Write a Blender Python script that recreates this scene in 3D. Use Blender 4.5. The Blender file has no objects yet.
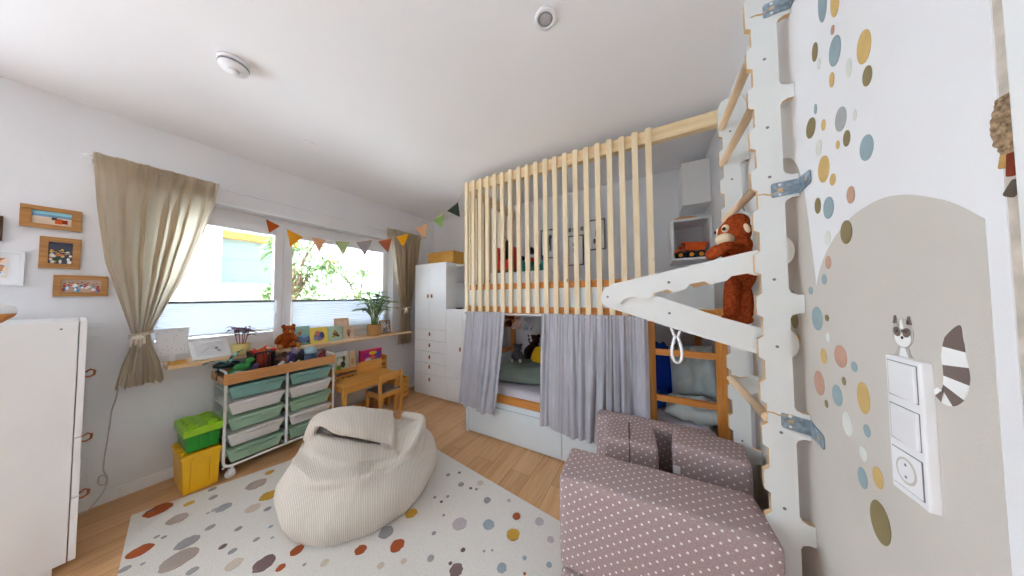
import bpy, bmesh, math, random
from mathutils import Vector, Matrix
random.seed(7)
C = bpy.context.scene.collection
PI = math.pi
S = bpy.context.scene

# ------------------------------------------------------------------ materials
def lin(c):
    return tuple(((v/255)/12.92 if v/255 <= .04045 else ((v/255+.055)/1.055)**2.4) for v in c) + (1,)

def base(name, rough=.5, spec=.3):
    m = bpy.data.materials.new(name); m.use_nodes = True
    nt = m.node_tree; b = nt.nodes['Principled BSDF']
    b.inputs['Roughness'].default_value = rough
    b.inputs['Specular IOR Level'].default_value = spec
    return m, nt, b

def N(nt, t, **kw):
    n = nt.nodes.new(t)
    for k, v in kw.items():
        if k in n.inputs: n.inputs[k].default_value = v
        else: setattr(n, k, v)
    return n

def coords(nt, scale=(1,1,1), kind='Object', rnd=False):
    tc = N(nt, 'ShaderNodeTexCoord'); mp = N(nt, 'ShaderNodeMapping')
    mp.inputs['Scale'].default_value = scale
    nt.links.new(tc.outputs[kind], mp.inputs['Vector'])
    if rnd:
        oi = N(nt, 'ShaderNodeObjectInfo'); mu = N(nt, 'ShaderNodeMath', operation='MULTIPLY')
        mu.inputs[1].default_value = 37.0
        nt.links.new(oi.outputs['Random'], mu.inputs[0]); nt.links.new(mu.outputs[0], mp.inputs['Location'])
    return mp

def ramp(nt, stops):
    r = N(nt, 'ShaderNodeValToRGB'); e = r.color_ramp.elements
    while len(e) < len(stops): e.new(.5)
    for i, (p, c) in enumerate(stops):
        e[i].position = p; e[i].color = lin(c)
    return r

def bump(nt, b, src, strength, dist=.01):
    bp = N(nt, 'ShaderNodeBump'); bp.inputs['Strength'].default_value = strength
    bp.inputs['Distance'].default_value = dist
    nt.links.new(src, bp.inputs['Height']); nt.links.new(bp.outputs[0], b.inputs['Normal'])

def pm(name, col, rough=.5, spec=.3, var=.05, sc=8, bmp=0, bsc=150, metal=0, emit=0):
    m, nt, b = base(name, rough, spec)
    mp = coords(nt)
    nz = N(nt, 'ShaderNodeTexNoise', Scale=sc, Detail=3.0)
    nt.links.new(mp.outputs[0], nz.inputs['Vector'])
    lo = tuple(v*(1-var) for v in col); hi = tuple(min(255, v*(1+var)) for v in col)
    r = ramp(nt, [(.3, lo), (.7, hi)])
    nt.links.new(nz.outputs['Fac'], r.inputs[0]); nt.links.new(r.outputs[0], b.inputs['Base Color'])
    b.inputs['Metallic'].default_value = metal
    if bmp:
        n2 = N(nt, 'ShaderNodeTexNoise', Scale=bsc, Detail=2.0)
        nt.links.new(mp.outputs[0], n2.inputs['Vector']); bump(nt, b, n2.outputs['Fac'], bmp, .004)
    return m

def wood(name, c1, c2, axis='Z', sc=14, knots=True, rough=.45, knotcol=(150,100,55)):
    m, nt, b = base(name, rough, .3)
    s = {'X': (.09,1,1), 'Y': (1,.09,1), 'Z': (1,1,.09)}[axis]
    mp = coords(nt, s, rnd=True)
    nz = N(nt, 'ShaderNodeTexNoise', Scale=sc*2.2, Detail=5.0, Roughness=.6)
    nz.inputs['Distortion'].default_value = .7
    nt.links.new(mp.outputs[0], nz.inputs['Vector'])
    r = ramp(nt, [(.3, c1), (.68, c2)])
    nt.links.new(nz.outputs['Fac'], r.inputs[0])
    out = r.outputs[0]
    if knots:
        mp2 = coords(nt, {'X': (.6,1,1), 'Y': (1,.6,1), 'Z': (1,1,.6)}[axis], rnd=True)
        vo = N(nt, 'ShaderNodeTexVoronoi', Scale=5.5)
        nt.links.new(mp2.outputs[0], vo.inputs['Vector'])
        kr = ramp(nt, [(.0, (255,255,255)), (.055, (255,255,255)), (.085, (0,0,0))])
        nt.links.new(vo.outputs['Distance'], kr.inputs[0])
        mx = N(nt, 'ShaderNodeMix', data_type='RGBA')
        nt.links.new(kr.outputs[0], mx.inputs[0]); nt.links.new(out, mx.inputs[6])
        mx.inputs[7].default_value = lin(knotcol); out = mx.outputs[2]
    nt.links.new(out, b.inputs['Base Color'])
    bump(nt, b, nz.outputs['Fac'], .08, .002)
    return m

def cloth(name, col, transl=.0, var=.06, sc=300, rough=.9, bmp=.25, patch=4, tcol=None):
    m, nt, b = base(name, rough, .05)
    mp = coords(nt)
    nz = N(nt, 'ShaderNodeTexNoise', Scale=sc, Detail=2.0); nt.links.new(mp.outputs[0], nz.inputs['Vector'])
    n3 = N(nt, 'ShaderNodeTexNoise', Scale=patch, Detail=2.0); nt.links.new(mp.outputs[0], n3.inputs['Vector'])
    ad = N(nt, 'ShaderNodeMath', operation='ADD'); nt.links.new(nz.outputs['Fac'], ad.inputs[0]); nt.links.new(n3.outputs['Fac'], ad.inputs[1])
    hf = N(nt, 'ShaderNodeMath', operation='MULTIPLY'); hf.inputs[1].default_value = .5; nt.links.new(ad.outputs[0], hf.inputs[0])
    r = ramp(nt, [(.35, tuple(v*(1-var) for v in col)), (.65, tuple(min(255, v*(1+var)) for v in col))])
    nt.links.new(hf.outputs[0], r.inputs[0]); nt.links.new(r.outputs[0], b.inputs['Base Color'])
    bump(nt, b, nz.outputs['Fac'], bmp, .002)
    if transl:
        tr = N(nt, 'ShaderNodeBsdfTranslucent')
        if tcol: tr.inputs['Color'].default_value = lin(tcol)
        else: nt.links.new(r.outputs[0], tr.inputs['Color'])
        ms = N(nt, 'ShaderNodeMixShader'); ms.inputs[0].default_value = transl
        o = nt.nodes['Material Output']
        nt.links.new(b.outputs[0], ms.inputs[1]); nt.links.new(tr.outputs[0], ms.inputs[2]); nt.links.new(ms.outputs[0], o.inputs['Surface'])
    return m

def fur(name, col, sc=90):
    m, nt, b = base(name, 1, .0)
    mp = coords(nt); nz = N(nt, 'ShaderNodeTexNoise', Scale=sc, Detail=4.0); nt.links.new(mp.outputs[0], nz.inputs['Vector'])
    r = ramp(nt, [(.3, tuple(v*.78 for v in col)), (.7, tuple(min(255, v*1.15) for v in col))])
    nt.links.new(nz.outputs['Fac'], r.inputs[0]); nt.links.new(r.outputs[0], b.inputs['Base Color'])
    bump(nt, b, nz.outputs['Fac'], .5, .004)
    return m

def collage(name, cols, sc=14):
    """Printed picture or cover: soft irregular patches of several colours."""
    m, nt, b = base(name, .45, .3)
    mp = coords(nt, rnd=True)
    vo = N(nt, 'ShaderNodeTexVoronoi', Scale=sc); nz = N(nt, 'ShaderNodeTexNoise', Scale=sc*.8, Detail=3.0)
    nt.links.new(mp.outputs[0], nz.inputs['Vector'])
    mx = N(nt, 'ShaderNodeMix', data_type='RGBA'); mx.inputs[0].default_value = .12
    nt.links.new(mp.outputs[0], mx.inputs[6]); nt.links.new(nz.outputs['Color'], mx.inputs[7])
    nt.links.new(mx.outputs[2], vo.inputs['Vector'])
    sp = N(nt, 'ShaderNodeSeparateColor'); nt.links.new(vo.outputs['Color'], sp.inputs[0])
    n = len(cols); r = ramp(nt, [(i/n, c) for i, c in enumerate(cols)]); r.color_ramp.interpolation = 'CONSTANT'
    nt.links.new(sp.outputs[0], r.inputs[0]); nt.links.new(r.outputs[0], b.inputs['Base Color'])
    return m

WALLC = (233,233,235)
M = {}
M['wall'] = pm('wall_paint', WALLC, .85, .1, .012, 2.5, .12, 260)
M['ceiling'] = pm('ceiling_paint', (242,242,244), .9, .1, .006, 1.5, .06, 220)
M['hill'] = pm('beige_paint', (205,199,191), .85, .1, .015, 3, .12, 260)
M['white'] = pm('white_lacquer', (236,238,239), .35, .4, .01, 3)
M['whiteply'] = pm('white_laminate', (222,224,221), .35, .4, .012, 4)
M['bedwhite'] = pm('bed_white', (226,236,240), .4, .35, .012, 3)
M['pvc'] = pm('window_plastic', (232,232,234), .35, .4, .01, 3)
M['plastic_white'] = pm('white_plastic', (240,240,242), .3, .45, .01, 5)
M['metal_white'] = pm('white_steel', (232,234,235), .3, .5, .01, 5)
M['pine'] = wood('pale_pine', (243,228,198), (230,206,164), 'Z', knotcol=(170,120,75))
M['pineX'] = wood('pale_pine_rail', (244,224,184), (230,198,148), 'X', knotcol=(170,120,75))
M['pineY'] = wood('pale_pine_shelf', (242,214,174), (228,188,140), 'Y', knotcol=(180,125,80))
M['orange'] = wood('lacquered_pine', (222,158,84), (196,122,52), 'Z', knotcol=(130,70,25))
M['orangeX'] = wood('lacquered_pine_rail', (224,158,84), (198,122,52), 'X', knotcol=(130,70,25))
M['desk'] = wood('honey_wood', (230,172,94), (214,150,72), 'Y', knots=False)
M['deskZ'] = wood('honey_wood_legs', (230,172,94), (214,150,72), 'Z', knots=False)
M['oak'] = wood('oak_frame', (190,140,82), (160,110,58), 'Y', sc=20, knots=False)
M['ply'] = wood('plywood_edge', (226,194,150), (202,164,116), 'X', sc=18, knots=False)
M['beech'] = wood('beech_rung', (240,214,180), (226,194,154), 'Y', knots=False)
M['boxpine'] = wood('yellow_pine', (228,176,88), (212,154,64), 'X', knots=False)
M['tray'] = wood('bamboo_tray', (206,154,98), (184,130,76), 'Y', knots=False)
M['leather'] = pm('tan_leather', (168,98,58), .55, .3, .12, 30)
M['galv'] = pm('galvanised_steel', (150,165,176), .38, .5, .14, 60, metal=.7)
M['dark'] = pm('dark_gap', (38,36,36), .8, .1)
M['grey'] = pm('grey_plastic', (120,122,126), .5, .3)
M['black'] = pm('black_plastic', (28,28,32), .4, .4)
M['curtain'] = cloth('linen_curtain', (166,154,140), .68, .07, 240, tcol=(244,232,210))
M['bedcurtain'] = cloth('grey_curtain', (192,192,200), .12, .05, 260)
M['rope'] = cloth('cotton_rope', (226,214,196), 0, .1, 200)
M['blind'] = cloth('pleated_blind_fabric', (232,238,248), .30, .005, 300, bmp=0, tcol=(228,236,250))
M['flagcols'] = None

# floor planks run along Y
def floor_mat():
    m, nt, b = base('oak_laminate', .38, .35)
    tc = N(nt, 'ShaderNodeTexCoord'); mp = N(nt, 'ShaderNodeMapping')
    mp.inputs['Rotation'].default_value = (0, 0, PI/2)
    nt.links.new(tc.outputs['Object'], mp.inputs['Vector'])
    br = N(nt, 'ShaderNodeTexBrick'); br.offset = .37
    for k, v in (('Scale', 1.0), ('Mortar Size', .0012), ('Brick Width', 1.25), ('Row Height', .165), ('Bias', 0.0), ('Mortar Smooth', .1)):
        br.inputs[k].default_value = v
    br.inputs['Color1'].default_value = (0,0,0,1); br.inputs['Color2'].default_value = (1,1,1,1); br.inputs['Mortar'].default_value = (.5,.5,.5,1)
    nt.links.new(mp.outputs[0], br.inputs['Vector'])
    mp2 = N(nt, 'ShaderNodeMapping'); mp2.inputs['Scale'].default_value = (1, .07, 1); nt.links.new(tc.outputs['Object'], mp2.inputs['Vector'])
    ad = N(nt, 'ShaderNodeVectorMath', operation='MULTIPLY_ADD')
    ad.inputs[1].default_value = (7, 3, 5); nt.links.new(br.outputs['Color'], ad.inputs[0]); nt.links.new(mp2.outputs[0], ad.inputs[2])
    nz = N(nt, 'ShaderNodeTexNoise', Scale=26.0, Detail=6.0, Roughness=.6); nz.inputs['Distortion'].default_value = .9
    nt.links.new(ad.outputs[0], nz.inputs['Vector'])
    r = ramp(nt, [(.25, (202,154,106)), (.5, (222,176,128)), (.75, (233,193,148))])
    nt.links.new(nz.outputs['Fac'], r.inputs[0])
    mx = N(nt, 'ShaderNodeMix', data_type='RGBA', blend_type='MULTIPLY'); mx.inputs[0].default_value = 1
    r2 = ramp(nt, [(0, (232,226,220)), (1, (255,255,255))]); nt.links.new(br.outputs['Color'], r2.inputs[0])
    nt.links.new(r.outputs[0], mx.inputs[6]); nt.links.new(r2.outputs[0], mx.inputs[7])
    m2 = N(nt, 'ShaderNodeMix', data_type='RGBA'); nt.links.new(br.outputs['Fac'], m2.inputs[0])
    nt.links.new(mx.outputs[2], m2.inputs[6]); m2.inputs[7].default_value = lin((140,98,62))
    nt.links.new(m2.outputs[2], b.inputs['Base Color'])
    bump(nt, b, nz.outputs['Fac'], .05, .002)
    return m
M['floor'] = floor_mat()

def dots_mat():
    """Mauve upholstery with a staggered grid of white dots; UVs are in metres."""
    m, nt, b = base('polka_dot_fabric', .95, .05)
    uv = N(nt, 'ShaderNodeTexCoord'); out = []
    mp = N(nt, 'ShaderNodeMapping'); mp.inputs['Rotation'].default_value = (0, 0, math.radians(8)); nt.links.new(uv.outputs['UV'], mp.inputs['Vector'])
    def field(off):
        a = N(nt, 'ShaderNodeVectorMath', operation='ADD'); a.inputs[1].default_value = (off, off, 0); nt.links.new(mp.outputs[0], a.inputs[0])
        d = N(nt, 'ShaderNodeVectorMath', operation='SCALE'); d.inputs['Scale'].default_value = 1/.042; nt.links.new(a.outputs[0], d.inputs[0])
        f = N(nt, 'ShaderNodeVectorMath', operation='FRACTION'); nt.links.new(d.outputs[0], f.inputs[0])
        s = N(nt, 'ShaderNodeVectorMath', operation='SUBTRACT'); s.inputs[1].default_value = (.5, .5, 0); nt.links.new(f.outputs[0], s.inputs[0])
        l = N(nt, 'ShaderNodeVectorMath', operation='LENGTH'); nt.links.new(s.outputs[0], l.inputs[0]); return l.outputs['Value']
    mn = N(nt, 'ShaderNodeMath', operation='MINIMUM'); nt.links.new(field(0), mn.inputs[0]); nt.links.new(field(.021), mn.inputs[1])
    kr = ramp(nt, [(.0, (255,255,255)), (.085, (255,255,255)), (.115, (0,0,0))]); nt.links.new(mn.outputs[0], kr.inputs[0])
    nz = N(nt, 'ShaderNodeTexNoise', Scale=160.0, Detail=2.0); nt.links.new(uv.outputs['UV'], nz.inputs['Vector'])
    r = ramp(nt, [(.3, (158,138,138)), (.7, (180,160,160))]); nt.links.new(nz.outputs['Fac'], r.inputs[0])
    mx = N(nt, 'ShaderNodeMix', data_type='RGBA'); nt.links.new(kr.outputs[0], mx.inputs[0]); nt.links.new(r.outputs[0], mx.inputs[6]); mx.inputs[7].default_value = lin((240,236,234))
    nt.links.new(mx.outputs[2], b.inputs['Base Color']); bump(nt, b, nz.outputs['Fac'], .25, .002)
    return m
M['dots'] = dots_mat()

def cord_mat():
    m, nt, b = base('cream_corduroy', .95, .05)
    uv = N(nt, 'ShaderNodeTexCoord')
    w = N(nt, 'ShaderNodeTexWave', wave_type='BANDS', bands_direction='X', Scale=38.0, Distortion=.6, Detail=1.0)
    w.inputs['Detail Scale'].default_value = 6.0
    nt.links.new(uv.outputs['Object'], w.inputs['Vector'])
    nz = N(nt, 'ShaderNodeTexNoise', Scale=120.0); nt.links.new(uv.outputs['Object'], nz.inputs['Vector'])
    r = ramp(nt, [(0, (204,194,180)), (.5, (230,222,211)), (1, (238,232,223))]); nt.links.new(w.outputs['Fac'], r.inputs[0])
    nt.links.new(r.outputs[0], b.inputs['Base Color'])
    bump(nt, b, w.outputs['Fac'], .55, .006)
    return m
M['cord'] = cord_mat()

def rug_mat():
    m, nt, b = base('rug_pile', 1, .0)
    mp = coords(nt); nz = N(nt, 'ShaderNodeTexNoise', Scale=220.0, Detail=3.0); nt.links.new(mp.outputs[0], nz.inputs['Vector'])
    r = ramp(nt, [(.3, (216,212,204)), (.7, (236,233,227))]); nt.links.new(nz.outputs['Fac'], r.inputs[0]); nt.links.new(r.outputs[0], b.inputs['Base Color'])
    bump(nt, b, nz.outputs['Fac'], .5, .004); return m
M['rug'] = rug_mat()

def glass_mat():
    m = bpy.data.materials.new('window_glass'); m.use_nodes = True; nt = m.node_tree; nt.nodes.remove(nt.nodes['Principled BSDF'])
    t = N(nt, 'ShaderNodeBsdfTransparent'); g = N(nt, 'ShaderNodeBsdfGlossy'); g.inputs['Roughness'].default_value = .02
    f = N(nt, 'ShaderNodeFresnel', IOR=1.45); ms = N(nt, 'ShaderNodeMixShader')
    nt.links.new(f.outputs[0], ms.inputs[0]); nt.links.new(t.outputs[0], ms.inputs[1]); nt.links.new(g.outputs[0], ms.inputs[2])
    nt.links.new(ms.outputs[0], nt.nodes['Material Output'].inputs['Surface']); return m
M['glass'] = glass_mat()

_cache = {}
def col(c, rough=.6, var=.06, kind='p'):
    k = (c, rough, var, kind)
    if k not in _cache:
        nm = 'tone_%02x%02x%02x' % c
        _cache[k] = pm(nm, c, rough, .25, var, 20) if kind == 'p' else cloth(nm+'_cloth', c) if kind == 'c' else fur(nm+'_plush', c)
    return _cache[k]

# ------------------------------------------------------------------ mesh helpers
class MB:
    def __init__(s, o=(0,0,0), mat4=None):
        s.v = []; s.f = []; s.o = Vector(o); s.uv = {}; s.m4 = mat4
    def add(s, vs, fs, mi=0, sm=False, uvs=None):
        n = len(s.v)
        for i, v in enumerate(vs):
            v = Vector(v)
            if s.m4 is not None: v = s.m4 @ v
            s.v.append(v - s.o)
            if uvs: s.uv[n+i] = uvs[i]
        for f in fs: s.f.append(([n+i for i in f], mi, sm))
        return s
    def box(s, x0, x1, y0, y1, z0, z1, mi=0):
        vs = [(x, y, z) for z in (z0, z1) for y in (y0, y1) for x in (x0, x1)]
        return s.add(vs, [(0,2,3,1), (4,5,7,6), (0,1,5,4), (2,6,7,3), (0,4,6,2), (1,3,7,5)], mi)
    def obox(s, c, size, rot=None, mi=0):
        hx, hy, hz = (v/2 for v in size); R = rot or Matrix.Identity(3); c = Vector(c)
        vs = [c + R @ Vector((x, y, z)) for z in (-hz, hz) for y in (-hy, hy) for x in (-hx, hx)]
        return s.add(vs, [(0,2,3,1), (4,5,7,6), (0,1,5,4), (2,6,7,3), (0,4,6,2), (1,3,7,5)], mi)
    def tube(s, pts, r, n=10, mi=0, closed=False, caps=True):
        pts = [Vector(p) for p in pts]; L = len(pts)
        rs = r if isinstance(r, (list, tuple)) else [r]*L
        vs = []; up = None
        for i, p in enumerate(pts):
            a = pts[(i-1) % L] if closed or i > 0 else p; b = pts[(i+1) % L] if closed or i < L-1 else p
            t = (b-a).normalized() if (b-a).length > 1e-9 else Vector((0,0,1))
            if up is None: up = Vector((0,0,1)) if abs(t.z) < .9 else Vector((1,0,0))
            u = (up - t*up.dot(t)); u = u.normalized() if u.length > 1e-6 else t.orthogonal().normalized()
            w = t.cross(u); up = u
            for k in range(n):
                q = 2*PI*k/n; vs.append(p + (u*math.cos(q)+w*math.sin(q))*rs[i])
        fs = []
        for i in range(L if closed else L-1):
            j = (i+1) % L
            for k in range(n): fs.append((i*n+k, j*n+k, j*n+(k+1) % n, i*n+(k+1) % n))
        s.add(vs, fs, mi, True)
        if caps and not closed:
            m = len(s.v)-len(vs)
            s.f.append(([m+k for k in range(n)][::-1], mi, False)); s.f.append(([m+(L-1)*n+k for k in range(n)], mi, False))
        return s
    def ell(s, c, r, rot=None, nu=16, nv=10, mi=0):
        c = Vector(c); R = rot or Matrix.Identity(3); vs = [c + R @ Vector((0, 0, -r[2]))]
        for j in range(1, nv):
            a = -PI/2 + PI*j/nv
            for i in range(nu):
                b = 2*PI*i/nu; vs.append(c + R @ Vector((r[0]*math.cos(a)*math.cos(b), r[1]*math.cos(a)*math.sin(b), r[2]*math.sin(a))))
        vs.append(c + R @ Vector((0, 0, r[2]))); fs = []
        for i in range(nu):
            k = (i+1) % nu; fs.append((0, 1+k, 1+i)); t = 1+(nv-2)*nu; fs.append((len(vs)-1, t+i, t+k))
            for j in range(nv-2): q = 1+j*nu; fs.append((q+i, q+k, q+nu+k, q+nu+i))
        return s.add(vs, fs, mi, True)
    def prism(s, poly, ax, a, b, mi=0):
        """poly: 2-D outline in the two axes other than ax (order kept x<y<z)."""
        def P(u, v, w): return {'X': (w, u, v), 'Y': (u, w, v), 'Z': (u, v, w)}[ax]
        n = len(poly); vs = [P(u, v, a) for u, v in poly] + [P(u, v, b) for u, v in poly]
        ar = sum(poly[i][0]*poly[(i+1) % n][1]-poly[(i+1) % n][0]*poly[i][1] for i in range(n))
        flip = (ar > 0) != (ax == 'Y')
        if a > b: flip = not flip
        bot = list(range(n)); top = list(range(n, 2*n)); fs = [bot[::-1] if flip else bot, top if flip else top[::-1]]
        for i in range(n):
            j = (i+1) % n; q = (i, j, n+j, n+i); fs.append(q if flip else q[::-1])
        return s.add(vs, fs, mi)
    def lathe(s, prof, c=(0,0,0), n=24, mi=0, sm=True):
        c = Vector(c); vs = []; L = len(prof)
        for r, z in prof:
            for k in range(n): q = 2*PI*k/n; vs.append(c + Vector((r*math.cos(q), r*math.sin(q), z)))
        fs = [(i*n+k, i*n+(k+1) % n, (i+1)*n+(k+1) % n, (i+1)*n+k) for i in range(L-1) for k in range(n)]
        s.add(vs, fs, mi, sm); m = len(s.v)-len(vs)
        if prof[0][0] > 1e-5: s.f.append(([m+k for k in range(n)][::-1], mi, False))
        if prof[-1][0] > 1e-5: s.f.append(([m+(L-1)*n+k for k in range(n)], mi, False))
        return s
    def grid(s, fn, nu, nv, mi=0, uvs=None, sm=True):
        vs = [fn(i/nu, j/nv) for j in range(nv+1) for i in range(nu+1)]
        uv = [uvs(i/nu, j/nv) for j in range(nv+1) for i in range(nu+1)] if uvs else None
        w = nu+1; fs = [(j*w+i, j*w+i+1, (j+1)*w+i+1, (j+1)*w+i) for j in range(nv) for i in range(nu)]
        return s.add(vs, fs, mi, sm, uv)
    def build(s, name, mats, parent=None, bevel=0, sub=0, solid=0, boxuv=False, seg=2, offset=0):
        me = bpy.data.meshes.new(name); me.from_pydata([tuple(v) for v in s.v], [], [f[0] for f in s.f])
        if not isinstance(mats, (list, tuple)): mats = [mats]
        for m in mats: me.materials.append(m)
        for p, (f, mi, sm) in zip(me.polygons, s.f): p.material_index = mi; p.use_smooth = sm
        if s.uv or boxuv:
            lay = me.uv_layers.new(name='UVMap')
            for p in me.polygons:
                n = p.normal; k = max(range(3), key=lambda i: abs(n[i]))
                for li in p.loop_indices:
                    vi = me.loops[li].vertex_index; co = me.vertices[vi].co
                    if vi in s.uv: lay.data[li].uv = s.uv[vi]
                    else: lay.data[li].uv = [(co.y, co.z), (co.x, co.z), (co.x, co.y)][k]
        me.validate(); me.update()
        o = bpy.data.objects.new(name, me); C.objects.link(o)
        if parent: o.parent = parent
        if bevel:
            b = o.modifiers.new('bevel', 'BEVEL'); b.width = bevel; b.segments = seg; b.limit_method = 'ANGLE'; b.angle_limit = math.radians(40)
        if solid:
            d = o.modifiers.new('solid', 'SOLIDIFY'); d.thickness = solid; d.offset = offset
        if sub:
            d = o.modifiers.new('sub', 'SUBSURF'); d.levels = sub; d.render_levels = sub
        return o

def tag(o, label, cat, group=None):
    o['label'] = label; o['category'] = cat
    if group: o['group'] = group
    return o
def thing(name, label, cat, loc=(0,0,0), rz=0, group=None):
    o = bpy.data.objects.new(name, None); C.objects.link(o); o.location = loc; o.rotation_euler = (0, 0, rz)
    o.empty_display_size = .05
    return tag(o, label, cat, group)
def struct(o):
    o['kind'] = 'structure'; return o
def lab(o, t): o['label'] = t; return o
def Rz(a): return Matrix.Rotation(a, 3, 'Z')
def Rx(a): return Matrix.Rotation(a, 3, 'X')
def Ry(a): return Matrix.Rotation(a, 3, 'Y')
def circ(cx, cy, rx, ry=None, n=24, a0=0, a1=2*PI):
    ry = ry or rx; return [(cx+rx*math.cos(a0+(a1-a0)*i/n), cy+ry*math.sin(a0+(a1-a0)*i/n)) for i in range(n if abs(a1-a0-2*PI) < 1e-6 else n+1)]
def rrect(x0, x1, y0, y1, r, n=5):
    p = []
    for cx, cy, a in ((x1-r, y1-r, 0), (x0+r, y1-r, PI/2), (x0+r, y0+r, PI), (x1-r, y0+r, 1.5*PI)):
        p += [(cx+r*math.cos(a+PI/2*i/n), cy+r*math.sin(a+PI/2*i/n)) for i in range(n+1)]
    return p

def smooth_(pts, k=4):
    P = [Vector(p) for p in pts]; out = []
    for i in range(len(P)-1):
        a, b, c, d = P[max(0, i-1)], P[i], P[i+1], P[min(len(P)-1, i+2)]
        for j in range(k):
            q = j/k; out.append(.5*((2*b)+(c-a)*q+(2*a-5*b+4*c-d)*q*q+(3*b-a-3*c+d)*q**3))
    return out+[P[-1]]
# ------------------------------------------------------------------ room
XA, XC, YB, ZC, YN = -3.19, .46, 2.97, 2.62, -2.6
WY0, WY1, WZ0, WZ1 = .20, 2.21, .838, 2.15
struct(MB().box(XA-.3, XC+.3, YN, YB+.3, -.2, 0).build('floor', M['floor']))
struct(MB().box(XA-.3, XC+.3, YN, YB+.3, ZC, ZC+.25).build('ceiling', M['ceiling']))
# unseen full-height opening added in the same wall behind the camera for extra daylight
wl = MB().box(XA-.3, XA, -.75, WY0, 0, ZC).box(XA-.3, XA, YN, -2.45, 0, ZC).box(XA-.3, XA, -2.45, -.75, 2.35, ZC).box(XA-.3, XA, -2.45, -.75, 0, .1).box(XA-.3, XA, WY1, YB, 0, ZC).box(XA-.3, XA, WY0, WY1, 0, WZ0).box(XA-.3, XA, WY0, WY1, WZ1, ZC)
wall_left = struct(wl.build('wall_left', M['wall']))
wall_back = struct(MB().box(XA-.3, XC+.3, YB, YB+.3, 0, ZC).build('wall_back', M['wall']))
wall_right = struct(MB().box(XC, XC+.3, .676, YB, 0, ZC).box(XC, XC+.3, YN, .40, 0, ZC).build('wall_right', M['wall']))
struct(MB().box(XA, XA+.014, .04, YB, 0, .075).build('baseboard_left', M['white'], bevel=.003))
struct(MB().box(XA-.3, XC+.3, YN-.2, YN, 0, ZC).build('wall_front', M['wall']))
struct(MB().box(XA+.014, XA+.25, YB-.014, YB, 0, .075).build('baseboard_back', M['white'], bevel=.003))

# painted beige hills on the right wall
rh = [(.703, .0), (.703, 1.462), (.753, 1.506), (.817, 1.541), (.86, 1.556), (.902, 1.562), (.955, 1.557), (1.0, 1.545), (1.06, 1.513), (1.11, 1.47), (1.146, 1.422), (1.175, 1.36), (1.2, 1.29), (1.215, 1.2), (1.222, 1.05), (1.222, 0)]
def rnd_(P, k=5): return [(p.x, p.y) for p in smooth_([(a, b, 0) for a, b in P], k)]
MB().prism([(.704, 0)]+rnd_(rh[1:-1])+[(1.222, 0)], 'X', XC-.0006, XC+.004).build('painted_hill', M['hill'], wall_right)
lh = [(1.17, 0), (1.172, 1.4), (1.185, 1.50), (1.205, 1.647), (1.23, 1.76), (1.27, 1.83), (1.33, 1.87), (1.42, 1.89), (1.52, 1.87), (1.62, 1.80), (1.70, 1.68), (1.75, 1.5), (1.78, 1.2), (1.79, 0)]
MB().prism([(1.17, 0)]+rnd_(lh[1:-1])+[(1.79, 0)], 'X', XC-.0004, XC+.004).build('painted_hill', M['hill'], wall_right)
DOTS=[(1.065,2.207,0.0205,0.0571,'b'),(1.012,2.153,0.0180,0.0408,'y'),(1.027,2.087,0.0075,0.0130,'r'),(1.113,2.099,0.0150,0.0288,'o'),(1.023,2.022,0.0250,0.0403,'b'),(0.921,1.941,0.0225,0.0394,'y'),(0.974,1.933,0.0105,0.0245,'p'),(1.097,2.047,0.0085,0.0168,'p'),(0.916,1.865,0.0145,0.0235,'o'),(1.042,1.954,0.0105,0.0211,'y'),(1.125,1.925,0.0075,0.0158,'b'),(1.015,1.822,0.0225,0.0322,'g'),(0.963,1.800,0.0060,0.0144,'p'),(1.155,1.882,0.0260,0.0317,'o'),(1.090,1.852,0.0090,0.0168,'y'),(0.996,1.758,0.0130,0.0211,'o'),(0.931,1.698,0.0215,0.0307,'b'),(1.032,1.760,0.0070,0.0120,'y'),(1.119,1.797,0.0150,0.0250,'p'),(1.100,1.722,0.0275,0.0398,'y'),(1.061,1.674,0.0130,0.0168,'y'),(0.993,1.605,0.0145,0.0226,'r'),(1.139,1.623,0.0155,0.0250,'o'),(1.087,1.600,0.0240,0.0322,'b'),(1.017,1.512,0.0230,0.0317,'o'),(1.098,1.513,0.0140,0.0211,'p'),(1.101,1.440,0.0140,0.0197,'r'),(1.125,1.391,0.0125,0.0163,'b'),(1.202,1.358,0.0120,0.0130,'b'),(1.173,1.268,0.0290,0.0384,'b'),(1.121,1.274,0.0100,0.0101,'o'),(1.120,1.215,0.0110,0.0144,'p'),(1.148,1.154,0.0155,0.0240,'y'),(1.068,1.170,0.0270,0.0317,'r'),(1.015,1.154,0.0115,0.0134,'b'),(1.179,1.062,0.0280,0.0389,'r'),(1.059,1.104,0.0085,0.0120,'o'),(1.092,1.053,0.0225,0.0302,'b'),(0.988,1.083,0.0220,0.0394,'y'),(1.146,1.009,0.0090,0.0120,'o'),(1.054,0.989,0.0205,0.0322,'p'),(0.982,1.004,0.0120,0.0154,'b'),(0.999,0.939,0.0135,0.0187,'p'),(1.007,0.874,0.0170,0.0259,'b'),(0.955,0.907,0.0165,0.0245,'y'),(0.956,0.803,0.0310,0.0480,'o'),(1.324,1.336,0.0225,0.0250,'b'),(1.318,1.251,0.0260,0.0322,'o'),(1.295,1.181,0.0105,0.0211,'y'),(1.84,1.80,.03,.04,'g'),(1.90,1.68,.03,.04,'b'),(1.86,1.33,.03,.04,'r')]
DC = {'b': (148,168,175), 'y': (206,174,112), 'r': (194,154,134), 'o': (140,126,90), 'p': (218,221,214), 'g': (168,171,171)}
DN = {'b': 'grey-blue', 'y': 'mustard', 'r': 'terracotta', 'o': 'olive', 'p': 'pale grey', 'g': 'grey'}
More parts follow.
